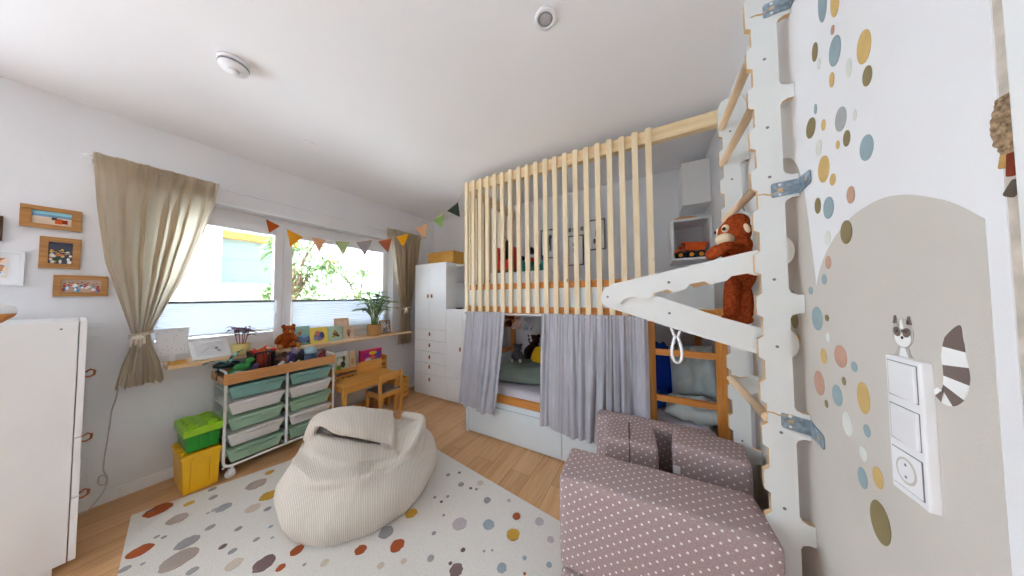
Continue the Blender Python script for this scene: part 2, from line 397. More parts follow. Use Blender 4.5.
for y, z, ry, rz, c in DOTS:
    lab(MB().prism(circ(y, z, ry, rz), 'X', XC-.0013, XC+.002).build('dot_sticker', col(DC[c], .7, .03), wall_right), DN[c]+' dot sticker')

# unfinished doorway edge: plaster strip, white casing, broken masonry
M['plaster'] = pm('raw_plaster', (196,186,174), .95, .05, .10, 24, .5, 90)
M['rubble'] = pm('rubble', (146,124,100), .95, .05, .35, 120, 1.0, 200)
struct(MB().box(XC+.0015, XC+.29, .55, .676, 0, ZC).build('trim_1', M['plaster']))
struct(MB().box(XC-.004, XC+.29, .40, .659, 0, ZC).build('door_1', M['white'], bevel=.004))
t = thing('broken_masonry', 'rough hole of bare rubble and brick beside the white door casing', 'masonry', (XC, .67, 1.52))
rr_ = random.Random(3); NY, NZ = 10, 22
hh_ = [[rr_.uniform(-.0018, .0018) for _ in range(NY+1)] for _ in range(NZ+1)]
def rub(u, v):
    i, k = round(u*NY), round(v*NZ); wv = .5+.5*math.sin(PI*v)**.5; e = (u < .01 or u > .99 or v < .01 or v > .99)
    return (XC+(.003 if e else -.002+hh_[k][i]), .660+(.026*wv+.003*0)*u, 1.545+.095*v+.0015*hh_[k][i]/.002*(0 if e else 1))
MB((XC, .67, 1.52)).grid(rub, NY, NZ, sm=False).build('rubble', M['rubble'], t)
lab(MB((XC, .67, 1.52)).obox((XC+.003, .6645, 1.532), (.012, .010, .034), Rx(.08)).build('brick', col((122,52,34), .9, .15), t, bevel=.002), 'red brick')
lab(MB((XC, .67, 1.52)).obox((XC+.002, .666, 1.497), (.010, .014, .026), Rx(.6)).build('stone', col((84,74,66), .95, .2), t, bevel=.004), 'dark stone')
lab(MB((XC, .67, 1.52)).obox((XC+.003, .675, 1.541), (.010, .010, .022), Rx(.2)).build('mortar', col((190,150,90), .95, .2), t, bevel=.003), 'yellow mortar lump')

# ------------------------------------------------------------------ window
w = bpy.data.objects.new('window_1', None); C.objects.link(w); w['kind'] = 'structure'
fx0, fx1 = XA-.20, XA-.12
wb = MB().box(fx0, fx1, WY0, WY1, 2.055, WZ1).box(fx0, fx1, WY0, WY1, WZ0+.02, .945).box(fx0, fx1, WY0, WY0+.06, .945, 2.055).box(fx0, fx1, WY1-.04, WY1, .945, 2.055).box(fx0, fx1, 1.04, 1.06, .945, 2.055)
wb.build('window_frame', M['pvc'], w, bevel=.004)
for y0, y1, bl, br in ((.245, 1.046, .06, .066), (1.054, 2.185, .066, .045)):
    x0, x1 = fx1-.05, fx1+.012
    sb = MB().box(x0, x1, y0, y0+bl, .93, 2.06).box(x0, x1, y1-br, y1, .93, 2.06).box(x0, x1, y0+bl, y1-br, .93, 1.02).box(x0, x1, y0+bl, y1-br, 1.985, 2.06)
    sb.build('window_sash', M['pvc'], w, bevel=.006)
    MB().box(x0+.02, x0+.026, y0+bl-.005, y1-br+.005, 1.01, 1.99).build('window_pane', M['glass'], w)
h = MB().box(fx1+.012, fx1+.02, .985, 1.01, 1.27, 1.33).tube([(fx1+.02, .9975, 1.315), (fx1+.05, .9975, 1.315)], .008).box(fx1+.042, fx1+.056, .988, 1.007, 1.20, 1.325)
h.build('window_handle', M['plastic_white'], w, bevel=.002)
# shutter box strip over the opening
struct(MB().box(XA, XA+.006, WY0-.02, WY1+.02, WZ1, WZ1+.02).build('trim_2', M['white'], bevel=.002))

def blind(y0, y1, z0, z1, label):
    t = thing('pleated_blind', label, 'blind', (fx1+.02, (y0+y1)/2, z0), 0, 'pleated blinds on the window')
    o = t.location; xx = fx1+.026
    n = 15
    def f(u, v): 
        k = round(v*2*n); return (xx + (.0035 if k % 2 else 0), y0+(y1-y0)*u, z0+.012+(z1-z0-.024)*v)
    MB(o).grid(f, 1, 2*n, sm=False).build('pleated_fabric', M['blind'], t)
    lab(MB(o).box(xx-.008, xx+.014, y0, y1, z1-.016, z1+.004).build('top_rail', M['grey'], t, bevel=.002), 'grey top rail')
    MB(o).box(xx-.008, xx+.014, y0, y1, z0, z0+.014).build('bottom_rail', M['plastic_white'], t, bevel=.002)
blind(.30, .978, 1.035, 1.325, 'white pleated blind covering the lower half of the narrower window pane')
blind(1.122, 2.135, .99, 1.325, 'white pleated blind covering the lower half of the wider window pane behind the palm')

# pine window shelf
sp = [(XA-.115, WY1-.005), (XA+.003, WY1-.005), (XA+.003, 2.42), (XA+.165, 2.42), (XA+.165, .337), (XA+.003, .337), (XA-.115, .337)]
tag(MB().prism(sp, 'Z', WZ0, WZ0+.027).build('window_shelf', M['pineY'], bevel=.003), 'long pale pine shelf board running under the whole window', 'shelf')
SH = WZ0+.0272

# curtain rod and curtains
t = thing('curtain_rod', 'thin white curtain rod above the window carrying both linen curtains', 'curtain rod', (XA+.1, 1.3, 2.258))
MB(t.location).tube([(XA+.1, .022, 2.258), (XA+.1, 2.63, 2.258)], .0075, 12).build('pole', M['metal_white'], t)
for y in (.014, 2.632): MB(t.location).ell((XA+.1, y, 2.258), (.014, .018, .014)).build('finial', M['metal_white'], t)
for y in (.034, 2.60): MB(t.location).tube([(XA, y, 2.24), (XA+.05, y, 2.24), (XA+.1, y, 2.249)], .006).tube([(XA, y, 2.24), (XA+.006, y, 2.24)], .02).build('bracket', M['metal_white'], t)

def lerp(a, b, t): return a+(b-a)*t
def keyf(keys, z):
    keys = sorted(keys)
    if z <= keys[0][0]: return keys[0][1]
    for (a, p), (b, q) in zip(keys, keys[1:]):
        if z <= b: return lerp(p, q, (z-a)/(b-a))
    return keys[-1][1]
def tied_curtain(name, label, L, Rr, z0, z1, zt, folds, seed, x0, yt):
    t = thing(name, label, 'curtain', (x0, yt, z1), 0, 'linen window curtains')
    rnd = random.Random(seed); ph = [rnd.uniform(0, 6) for _ in range(8)]
    def f(u, v, off=0):
        z = z0+(z1-z0)*v; a = keyf(L, z); b = keyf(Rr, z); wd = b-a
        uu = u+.035*math.sin(2*PI*1.3*u+ph[0])+.018*math.sin(2*PI*3.1*u+ph[1]+.6*z)
        tt = abs(z-zt); near = min(1, tt/.3)
        s1 = math.sin(2*PI*folds*uu+ph[2]); s2 = math.sin(2*PI*folds*2.6*uu+ph[3]+z)
        amp = lerp(.024, .030+.012*math.sin(7*u+ph[4]), near)
        top = max(0, min(1, (z-2.0)/.22))
        amp = lerp(amp, .009, top)
        d = amp*s1 + lerp(.004, .009, near)*s2*(1-.5*top) + top*.005*math.sin(2*PI*folds*3.4*u+ph[5])
        y = a+wd*u + .46*wd/folds*math.cos(2*PI*folds*uu+ph[2])*math.sin(PI*u)*(1-top)
        return (x0+.015+d+off, y, z-.012*math.sin(2*PI*folds*u+1)*(1 if v < .02 else 0))
    MB(t.location).grid(f, folds*12, 70).build('fabric', M['curtain'], t)
    va = (2.165-z0)/(z1-z0)
    MB(t.location).grid(lambda u, v: f(u, va+(1-va)*v, -.032), folds*12, 8).build('rod_pocket', M['curtain'], t)
    a = keyf(L, zt); b = keyf(Rr, zt); yc = (a+b)/2; hw = (b-a)/2
    tb = MB(t.location)
    for dz in (0, .013): tb.tube([(x0+.040*math.cos(q), yc+(hw+.012)*math.sin(q), zt+dz+.012*math.sin(q)) for q in [2*PI*i/20 for i in range(20)]], .0055, 8, closed=True)
    for i, (dy, L_) in enumerate(((-.016, .075), (0, .066), (.014, .08), (.026, .06))):
        tb.tube([(x0+.044, yc+dy-.018, zt), (x0+.051, yc+dy*1.1-.022, zt-.03), (x0+.048, yc+dy*1.2-.024, zt-L_)], .0065, 8)
    tb.ell((x0+.05, yc-.015, zt-.016), (.012, .024, .018))
    lab(tb.build('tieback', M['rope'], t), 'knotted cream rope tieback')
tied_curtain('window_curtain', 'beige linen curtain tied back beside the oak picture frames', [(.76,.145),(.90,.165),(1.02,.195),(1.10,.198),(1.25,.165),(1.6,.088),(1.95,.052),(2.29,.03)], [(.76,.335),(.9,.315),(1.02,.278),(1.10,.268),(1.25,.315),(1.5,.40),(1.8,.475),(2.1,.535),(2.29,.56)], .76, 2.29, 1.10, 7, 1, XA+.10, .23)
tied_curtain('window_curtain', 'beige linen curtain tied back between the palm and the tall white wardrobe', [(.70,2.225),(1.1,2.265),(1.19,2.27),(1.35,2.24),(1.7,2.15),(2.29,2.05)], [(.70,2.425),(1.1,2.40),(1.19,2.405),(1.4,2.45),(1.8,2.53),(2.29,2.60)], .70, 2.29, 1.19, 6, 2, XA+.10, 2.33)

# ------------------------------------------------------------------ left foreground cabinet
t = thing('storage_cabinet', 'waist-high white cabinet with a door above two drawers in the left foreground', 'cabinet', (-2.87, -.27, 0))
o = t.location
x0, x1 = -3.15, -2.556
MB(o).box(x0, x1, -.555, .013, .045, 1.235).box(x0+.02, x1-.02, -.54, -.02, 0, .045).build('body', M['white'], t, bevel=.002)
def loop_handle(p, parent, out=(0,1,0), sz=1.0):
    p = Vector(p); u = Vector(out)
    MB(o).tube([p+u*.0, p+u*.016*sz+Vector((0,0,.014*sz)), p+u*.028*sz+Vector((0,0,.004*sz)), p+u*.026*sz-Vector((0,0,.018*sz)), p+u*.012*sz-Vector((0,0,.026*sz)), p-Vector((0,0,.022*sz))], .0045*sz, 8).build('pull_loop', M['leather'], parent)
d = MB(o).box(x0, x1, .016, .036, .648, 1.235).build('door', M['white'], t, bevel=.002); loop_handle((-2.66, .036, .955), d)
d = MB(o).box(x0, x1, .016, .036, .352, .644).build('drawer', M['white'], t, bevel=.002); loop_handle((-2.66, .036, .615), d)
d = MB(o).box(x0, x1, .016, .036, .045, .348).build('drawer', M['white'], t, bevel=.002); loop_handle((-2.66, .036, .322), d)
lab(MB(o).tube([(x1, -.26, .2), (x1+.0015, -.26, .2)], .004).tube([(x1, -.03, 1.2), (x1+.0015, -.03, 1.2)], .004).build('screw_cap', M['grey'], t), 'small grey screw caps')

t = thing('night_light', 'white domed night light with an orange wooden base standing on the near cabinet', 'lamp', (-2.80, -.20, 1.235)); o = t.location
lab(MB(o).lathe([(.0,0),(.025,.001),(.03,.006),(.052,.03),(.058,.045)], o).build('wooden_base', M['orange'], t), 'orange wooden base')
MB(o).lathe([(.058,.045),(.06,.055),(.055,.075),(.035,.092),(0,.098)], o).build('dome_shade', M['plastic_white'], t)

# ------------------------------------------------------------------ picture frames, wall sockets, cable
def frame_x(name, label, y0, y1, z0, z1, mat, fw, cols, matw=0, group=None, sc=30, tilt=0):
    t = thing(name, label, 'picture frame', (XA, (y0+y1)/2, (z0+z1)/2), 0, group); o = t.location
    a, b = XA+.004, XA+.024
    MB(o).box(a, b, y0, y1, z0, z0+fw).box(a, b, y0, y1, z1-fw, z1).box(a, b, y0, y0+fw, z0+fw, z1-fw).box(a, b, y1-fw, y1, z0+fw, z1-fw).build('frame', mat, t, bevel=.0015)
    if matw: MB(o).box(a, a+.006, y0+fw, y1-fw, z0+fw, z1-fw).build('mount', M['plastic_white'], t)
    q = fw+matw
    MB(o).box(a, a+.009, y0+q, y1-q, z0+q, z1-q).build('photograph', collage('photo_'+name+str(len(bpy.data.materials)), cols, sc), t)
    MB(o).box(a-.003, a+.002, y0+.004, y1-.004, z0+.004, z1-.004).build('backing', M['grey'], t)
g = 'family photo frames on the left wall'
def beach(y0, y1, z0, z1):
    t = thing('framed_picture', 'wide oak frame with a beach photo, topmost of the three oak frames', 'picture frame', (XA, (y0+y1)/2, (z0+z1)/2), 0, g); o = t.location
    a, b, fh, fv = XA+.004, XA+.024, .032, .026
    MB(o).box(a, b, y0, y1, z0, z0+fv).box(a, b, y0, y1, z1-fv, z1).box(a, b, y0, y0+fh, z0+fv, z1-fv).box(a, b, y1-fh, y1, z0+fv, z1-fv).build('frame', M['oak'], t, bevel=.0015)
    p = MB(o); ya, yb, za, zb = y0+fh, y1-fh, z0+fv, z1-fv; c = a+.009
    p.box(a, c, ya, yb, za, za+.045, 0).box(a, c, ya, yb, za+.045, za+.06, 1).box(a, c, ya, yb, za+.06, zb, 2)
    p.box(c, c+.0006, yb-.05, yb-.028, za+.008, za+.04, 3).box(c, c+.0006, yb-.03, yb-.012, za+.012, za+.036, 4).box(c, c+.0006, yb-.06, yb-.045, za+.03, za+.046, 5)
    p.build('photograph', [col((222,200,176)), col((120,160,190)), col((150,205,222)), col((206,90,30)), col((150,50,30)), col((60,60,70))], t)
    MB(o).box(a-.003, a+.002, y0+.004, y1-.004, z0+.004, z1-.004).build('backing', M['grey'], t)
beach(-.172, .008, 1.778, 1.909)
def group_photo(label, y0, y1, z0, z1, fh, fv, sky, row, seed):
    t = thing('framed_picture', label, 'picture frame', (XA, (y0+y1)/2, (z0+z1)/2), 0, g); o = t.location
    a, b = XA+.004, XA+.024
    MB(o).box(a, b, y0, y1, z0, z0+fv).box(a, b, y0, y1, z1-fv, z1).box(a, b, y0, y0+fh, z0+fv, z1-fv).box(a, b, y1-fh, y1, z0+fv, z1-fv).build('frame', M['oak'], t, bevel=.0015)
    p = MB(o); ya, yb, za, zb = y0+fh, y1-fh, z0+fv, z1-fv; c = a+.009; r = random.Random(seed); hh = zb-za
    p.box(a, c, ya, yb, za, zb, 0); n = 34
    for k in range(n):
        y = r.uniform(ya+.006, yb-.006); z = r.uniform(za+.006, za+hh*.62); q = r.uniform(.004, .008); h2 = min(r.uniform(.006, .013), z-za-.001)
        p.prism(circ(y, z, min(q, y-ya-.001, yb-y-.001), h2, 9), 'X', c, c+.0004+.00001*k, 1+r.randrange(len(row)))
    for k in range(9):
        y = ya+.008+(yb-ya-.016)*(k+.5*r.random())/9; z = za+hh*r.uniform(.45, .74); p.prism(circ(y, z, .0042, .0052, 10), 'X', c, c+.001, 1+len(row))
        p.prism(circ(y, z+.003, .0043, .003, 8), 'X', c, c+.0012, 2+len(row))
    p.build('photograph', [col(sky)]+[col(q) for q in row]+[col((214,164,130)), col((70,50,40))], t)
    MB(o).box(a-.003, a+.002, y0+.004, y1-.004, z0+.004, z1-.004).build('backing', M['grey'], t)
group_photo('squarer oak frame with a dark group photo, middle of the three oak frames', -.114, .01, 1.539, 1.73, .026, .03, (70,74,92), [(210,190,90),(230,225,220),(60,90,60),(190,120,80)], 4)
group_photo('wide oak frame with a group of people in blue, lowest of the three oak frames', -.069, .106, 1.367, 1.50, .024, .026, (186,160,140), [(40,120,170),(60,150,190),(230,230,235),(180,60,50)], 5)
frame_x('framed_picture', 'white frame with a white mount around a portrait, below the dark frame', -.33, -.15, 1.430, 1.628, M['white'], .014, [(206,150,110),(240,220,200),(90,60,45),(200,120,80),(230,235,240)], .03, g, 22)
frame_x('framed_picture', 'dark wooden frame just above the white frame on the left wall', -.36, -.212, 1.68, 1.82, pm('walnut', (92,62,40), .5), .016, [(200,190,170),(120,110,90),(80,90,110)], 0, g, 25)

t = thing('light_switch', 'flat white light switch on the wall left of the curtain', 'light switch', (XA, .06, 1.145)); o = t.location
MB(o).box(XA, XA+.009, .02, .1, 1.105, 1.187).build('plate', M['white'], t, bevel=.003); MB(o).box(XA+.009, XA+.013, .032, .088, 1.117, 1.175).build('rocker', M['white'], t, bevel=.002)
t = thing('power_socket', 'white double wall socket low on the wall beside the near cabinet', 'socket', (XA, .03, .25)); o = t.location
MB(o).box(XA, XA+.009, -.01, .072, .16, .325).build('plate', M['white'], t, bevel=.003)
for z in (.205, .28): MB(o).tube([(XA+.0085, .031, z), (XA+.0105, .031, z)], .02, 16).build('outlet', M['wall'], t)
cp = [(XA+.01,.16,.742),(XA+.006,.152,.66),(XA+.006,.142,.60),(XA+.006,.137,.50),(XA+.006,.132,.41),(XA+.006,.124,.30),(XA+.008,.123,.22),(XA+.012,.137,.165),(XA+.02,.130,.125),(XA+.02,.108,.145),(XA+.018,.108,.185),(XA+.02,.126,.19),(XA+.022,.137,.15),(XA+.02,.128,.09),(XA+.018,.105,.04),(XA+.03,.075,.006),(XA+.05,.03,.005)]
def smooth(pts, k=4):
    P = [Vector(p) for p in pts]; out = []
    for i in range(len(P)-1):
        a, b, c, d = P[max(0, i-1)], P[i], P[i+1], P[min(len(P)-1, i+2)]
        for j in range(k):
            q = j/k; out.append(.5*((2*b)+(c-a)*q+(2*a-5*b+4*c-d)*q*q+(3*b-a-3*c+d)*q**3))
    return out+[P[-1]]
tag(MB().tube(smooth(cp), .0032, 6).build('power_cable', col((206,200,194), .5)), 'thin pale cord looping down the wall from the left curtain to the floor', 'cord')

# ------------------------------------------------------------------ things on the window shelf
def card_stand(label, y0, y1, h, col_, pic, lean=.035, name='picture_book', cat='book', th=.006, xo=-3.12, group='books standing on the window shelf', pz=(.12,.7), rise=0):
    """An upright board leaning back against the window with a printed motif on its face."""
    yc = (y0+y1)/2; hw = (y1-y0)/2; t = thing(name, label, cat, (xo, yc, SH+rise), 0, group)
    a = math.atan2(lean, h); R4 = Matrix.Translation((xo, yc, SH+rise+.0005)) @ Matrix.Rotation(-a, 4, 'Y')
    MB(t.location, R4).box(-th, 0, -hw, hw, 0, h).build('cover', col(col_, .5, .02), t, bevel=.001)
    m = MB(t.location, R4)
    for i, (kind, u, v, ru, rv) in enumerate(pic['shapes']):
        P = circ((u-.5)*2*hw, v*h, ru*hw, rv*h, 14) if kind == 'o' else [((u-.5)*2*hw-ru*hw, v*h-rv*h), ((u-.5)*2*hw+ru*hw, v*h-rv*h), ((u-.5)*2*hw+ru*hw, v*h+rv*h), ((u-.5)*2*hw-ru*hw, v*h+rv*h)]
        m.prism(P, 'X', 0, .0006+.0002*i, i)
    m.build('cover_picture', [col(c, .5, .05) for c in pic['cols']], t)
    return t
blue_cars = {'shapes': [('o',.35,.62,.25,.12),('r',.55,.30,.75,.17),('o',.62,.47,.4,.10),('o',.32,.16,.14,.07),('o',.8,.16,.14,.07),('o',.45,.8,.12,.06)], 'cols': [(170,110,80),(98,124,170),(120,176,196),(60,60,80),(60,60,80),(210,150,100)]}
purple = {'shapes': [('o',.5,.42,.6,.28),('o',.42,.62,.3,.16),('o',.66,.5,.26,.2),('o',.3,.3,.24,.14)], 'cols': [(128,104,150),(196,120,110),(70,80,130),(140,150,180)]}
bear = {'shapes': [('o',.5,.46,.34,.17),('o',.5,.62,.2,.12),('o',.36,.3,.2,.08),('o',.66,.32,.2,.08)], 'cols': [(128,96,60),(190,140,70),(196,160,50),(90,70,50)]}
fox = {'shapes': [('o',.5,.45,.3,.3),('o',.6,.6,.3,.14)], 'cols': [(150,110,90),(196,140,110)]}
card_stand('pale turquoise picture book with blue cars, next to the teddy bear', 1.095, 1.235, .195, (146,190,182), blue_cars, .05, xo=-3.125)
card_stand('yellow picture book with a purple motif, beside the turquoise book', 1.222, 1.385, .17, (232,206,92), purple, .045, xo=-3.105)
card_stand('mint green picture book with a small brown bear on its cover', 1.39, 1.54, .165, (176,206,182), bear, .045, xo=-3.115)
card_stand('small beige card with a little brown animal, at the end of the row of books', 1.545, 1.65, .15, (222,196,168), fox, .035, 'greeting_card', 'card', .003, -3.105, None)
card_stand('tall peach coloured card standing behind the mint green book', 1.475, 1.635, .245, (222,184,152), {'shapes': [('r',.5,.5,.7,.36)], 'cols': [(230,200,172)]}, .035, 'greeting_card', 'card', .003, -3.165, None)

t = thing('framed_picture', 'small wooden frame with a pale photo standing right of the palm pot', 'picture frame', (-3.11, 2.065, SH)); o = t.location
R4 = Matrix.Translation((-3.115, 2.065, SH+.0005)) @ Matrix.Rotation(-.18, 4, 'Y')
MB(o, R4).box(-.012, 0, -.075, -.06, 0, .18).box(-.012, 0, .06, .075, 0, .18).box(-.012, 0, -.06, .06, 0, .015).box(-.012, 0, -.06, .06, .165, .18).build('frame', M['oak'], t, bevel=.001)
MB(o, R4).box(-.011, -.006, -.06, .06, .015, .165).build('photograph', collage('pale_photo', [(206,198,190),(150,140,132),(226,220,214),(120,110,104)], 30), t)

t = thing('framed_picture', 'white frame with a pencil drawing lying tilted on the window shelf', 'picture frame', (-3.07, .56, SH)); o = t.location
R4 = Matrix.Translation((-3.05, .555, SH+.0145)) @ Matrix.Rotation(.16, 4, 'Z') @ Matrix.Rotation(-.62, 4, 'Y')
MB(o, R4).box(-.014, 0, -.105, -.08, 0, .165).box(-.014, 0, .08, .105, 0, .165).box(-.014, 0, -.08, .08, 0, .025).box(-.014, 0, -.08, .08, .14, .165).build('frame', M['white'], t, bevel=.002)
dr = MB(o, R4).box(-.012, -.006, -.08, .08, .025, .14, 0)
dr.tube([(-.0055, -.05+.1*i/12, .055+.035*math.sin(i/12*PI)) for i in range(13)], .0012, 5, 1).tube([(-.0055, -.03, .07), (-.0055, -.01, .10), (-.0055, .02, .11), (-.0055, .03, .09)], .001, 5, 1).prism(circ(.035, .085, .01, .012, 12), 'X', -.006, -.0053, 1).prism(circ(.045, .06, .012, .01, 12), 'X', -.006, -.0053, 2)
dr.build('drawing', [col((224,226,228), .5, .02), col((140,144,150)), col((176,178,182))], t)

t = thing('speckled_board', 'white speckled board on a foot standing beside the left curtain', 'picture', (-3.14, .38, SH)); o = t.location
R4 = Matrix.Translation((-3.15, .372, SH)) @ Matrix.Rotation(-.06, 4, 'Y')
bd = MB(o, R4).box(-.006, 0, -.075, .075, .06, .26); bd.build('board', M['plastic_white'], t, bevel=.002)
sp = MB(o, R4); random.seed(5)
for k in range(26): sp.prism(circ(random.uniform(-.07, .07), random.uniform(.07, .25), .0022, .0022, 6), 'X', 0, .0006)
lab(sp.build('speckles', M['grey'], t), 'small grey specks')
MB(o, R4).box(-.006, .002, -.012, .012, .0, .06).box(-.03, .03, -.03, .03, 0, .006).build('foot', M['plastic_white'], t, bevel=.001)
t = thing('wooden_tray', 'small shallow pine tray lying on the shelf beside the left curtain', 'tray', (-3.07, .35, SH)); o = t.location
MB(o).box(-3.105, -3.04, .345, .425, SH+.0005, SH+.006).box(-3.105, -3.1, .345, .425, SH+.006, SH+.02).box(-3.045, -3.04, .345, .425, SH+.006, SH+.02).box(-3.1, -3.045, .345, .35, SH+.006, SH+.02).box(-3.1, -3.045, .42, .425, SH+.006, SH+.02).build('tray', M['boxpine'], t, bevel=.001)

# yellow pot plant with purple leaves
def leaf(mb, p, d, L, wdt, mi=0, droop=.3, n=6, fold=.25):
    p = Vector(p); d = Vector(d).normalized(); side = d.cross(Vector((0, 0, 1)))
    side = side.normalized() if side.length > .05 else Vector((1, 0, 0)); up = side.cross(d).normalized()
    vs = []; fs = []
    for i in range(n+1):
        q = i/n; c = p+d*L*q-Vector((0, 0, 1))*droop*L*q*q; ww = wdt*math.sin(PI*min(.98, .06+.94*q))**.8*(1-.3*q)
        vs += [c-side*ww+up*ww*fold, c, c+side*ww+up*ww*fold]
    for i in range(n):
        a = i*3; fs += [(a, a+1, a+4, a+3), (a+1, a+2, a+5, a+4)]
    mb.add(vs, fs, mi, True)
t = thing('potted_plant', 'purple leaved plant on thin red stems in a pale yellow pot', 'plant', (-3.09, .715, SH)); o = t.location
MB(o).lathe([(.0,.002),(.040,.0005),(.046,.004),(.054,.04),(.058,.08),(.058,.095),(.052,.096),(.050,.082),(0,.08)], o).build('pot', pm('cream_yellow_pot', (220,204,132), .35), t)
MB(o).lathe([(.0,.081),(.0495,.081)], o, 16).build('soil', col((70,52,40), .95, .2), t)
st = MB(o); lf = MB(o); random.seed(11)
for k in range(7):
    a = k*2.4; r = .02; b = Vector((-3.09+r*math.cos(a), .715+r*math.sin(a), SH+.08)); e = b+Vector((.02*math.cos(a), .03*math.sin(a), random.uniform(.12, .185)))
    st.tube([b, (b+e)/2+Vector((.004, 0, 0)), e], .0026, 6)
    for j in range(6): q = j*1.26+a; leaf(lf, e-Vector((0, 0, .007*j)), (math.cos(q), math.sin(q), .15), random.uniform(.045, .065), .018, 0, .4)
st.build('stem', col((150,62,70)), t); lf.build('leaves', col((116,78,116), .5, .2), t)

# teddy bear
bm_ = col((150,72,30), 1, .06, 'f'); bl_ = col((196,128,70), 1, .06, 'f')
t = thing('teddy_bear', 'brown teddy bear sitting on the window shelf beside the turquoise book', 'soft toy', (-3.09, 1.01, SH)); o = t.location
b = MB(o); X, Y, Z = -3.09, 1.01, SH
b.ell((X, Y, Z+.075), (.05, .06, .075)); b.ell((X+.02, Y+.02, Z+.172), (.045, .048, .046))
for s in (-1, 1):
    b.ell((X+.045, Y+.05*s, Z+.027), (.055, .026, .026), Rz(.35*s)); b.ell((X+.03, Y+.062*s, Z+.095), (.022, .02, .048), Rx(.45*s)); b.ell((X+.005, Y+.02+.038*s, Z+.21), (.012, .019, .02))
ob = b.build('body', bm_, t); rm = ob.modifiers.new('r', 'REMESH'); rm.mode = 'VOXEL'; rm.voxel_size = .006; rm.use_smooth_shade = True
lab(MB(o).ell((X+.06, Y+.027, Z+.163), (.018, .022, .018)).ell((X+.097, Y+.068, Z+.03), (.008, .022, .024)).ell((X+.097, Y-.068, Z+.03), (.008, .022, .024)).build('muzzle', bl_, t), 'pale muzzle and soles')
MB(o).ell((X+.077, Y+.03, Z+.17), (.006, .009, .006)).ell((X+.057, Y+.006, Z+.187), (.005, .006, .006)).ell((X+.055, Y+.046, Z+.187), (.005, .006, .006)).build('face', M['black'], t)

# palm in a wicker pot
t = thing('potted_palm', 'green parlour palm in a round straw pot on the shelf', 'plant', (-3.09, 1.89, SH)); o = t.location
wk, nt, bb = base('woven_straw', .8, .1); tcx = N(nt, 'ShaderNodeTexCoord')
wv = N(nt, 'ShaderNodeTexWave', wave_type='BANDS', bands_direction='Z', Scale=34.0, Distortion=3.0, Detail=2.0); nt.links.new(tcx.outputs['Object'], wv.inputs['Vector'])
rr = ramp(nt, [(.2, (186,132,80)), (.8, (222,178,122))]); nt.links.new(wv.outputs['Fac'], rr.inputs[0]); nt.links.new(rr.outputs[0], bb.inputs['Base Color']); bump(nt, bb, wv.outputs['Fac'], .6, .006)
MB(o).lathe([(0,.001),(.066,.0005),(.074,.01),(.082,.07),(.08,.14),(.072,.14),(.07,.125),(0,.122)], o, 28).build('pot', wk, t)
MB(o).lathe([(.0,.123),(.069,.123)], o, 16).build('soil', col((70,52,40), .95, .2), t)
st = MB(o); lf = MB(o); random.seed(21)
for k in range(30):
    a = k*2.399+.4; r = .012+.02*random.random(); b = Vector((-3.09+r*math.cos(a), 1.89+r*math.sin(a), SH+.12)); h = random.uniform(.22, .47); sp_ = random.uniform(.03, .20)
    dx = math.cos(a)*sp_*(.55 if math.cos(a) < 0 else 1); dy = math.sin(a)*sp_*1.25
    pts = smooth([b, b+Vector((dx*.15, dy*.15, h*.5)), b+Vector((dx*.5, dy*.5, h*.88)), b+Vector((dx, dy, h*.92))], 5)
    st.tube(pts, [.0032*(1-.6*i/len(pts)) for i in range(len(pts))], 6)
    for i in range(6, len(pts)):
        tg = (pts[i]-pts[i-1]).normalized(); sd = tg.cross(Vector((0, 0, 1))); sd = sd.normalized() if sd.length > .1 else Vector((1, 0, 0))
        for s in (-1, 1):
            L = .10*(1-.4*abs(i-10)/8)
            leaf(lf, pts[i], tg*.75+sd*s*.8+Vector((0, 0, .15)), L, .0085, k % 3, .35, 5)
st.build('stem', col((112,136,70)), t); lf.build('fronds', [col((112,154,74), .5, .15), col((86,132,62), .5, .15), col((160,188,98), .5, .12)], t)

# ------------------------------------------------------------------ toy storage trolley
t = thing('storage_trolley', 'white wheeled trolley with two columns of green and white pull-out boxes', 'trolley', (-2.97, .935, 0)); o = t.location
xf, xb, ya, ym, yb_ = -2.80, -3.135, .575, .936, 1.298; zt, zb = .70, .085
fr = MB(o)
for x in (xf, xb):
    P = [(x, ya, zt)] + [(x, ya, zb+.04)] + [(x, ya+.04-.04*math.cos(q), zb+.04-.04*math.sin(q)) for q in (.4, .8, 1.2)] + [(x, ya+.04, zb), (x, yb_-.04, zb)] + [(x, yb_-.04+.04*math.sin(q), zb+.04-.04*math.cos(q)) for q in (.4, .8, 1.2)] + [(x, yb_, zb+.04), (x, yb_, zt)]
    fr.tube(P, .009, 10); fr.tube([(x, ym, zb), (x, ym, zt)], .009, 10); fr.tube([(x, ya, zt), (x, yb_, zt)], .007, 8)
for y in (ya, ym, yb_):
    fr.tube([(xf, y, zb), (xb, y, zb)], .007, 8)
    for k in range(5):
        z = .645-.118*k
        for s in ((.012,) if y == ya else (-.012,) if y == yb_ else (-.012, .012)): fr.box(xb, xf, y+s-.005, y+s+.005, z-.006, z)
for y in (ya, yb_): fr.tube([(xf, y, zt), (xf, y, .775), (xf-.02, y, .79), (xb+.02, y, .79), (xb, y, .775), (xb, y, zt)], .007, 8)
fr.build('frame', M['metal_white'], t)
ty = MB(o).box(xb-.008, xf+.010, ya-.012, yb_+.012, .695, .707)
ty.box(xf-.002, xf+.010, ya-.012, yb_+.012, .707, .775).box(xb-.008, xb+.004, ya-.012, yb_+.012, .707, .755).box(xb+.004, xf-.002, ya-.012, ya, .707, .745).box(xb+.004, xf-.002, yb_, yb_+.012, .707, .745)
lab(ty.build('tray', M['tray'], t, bevel=.002), 'bamboo tray on top')
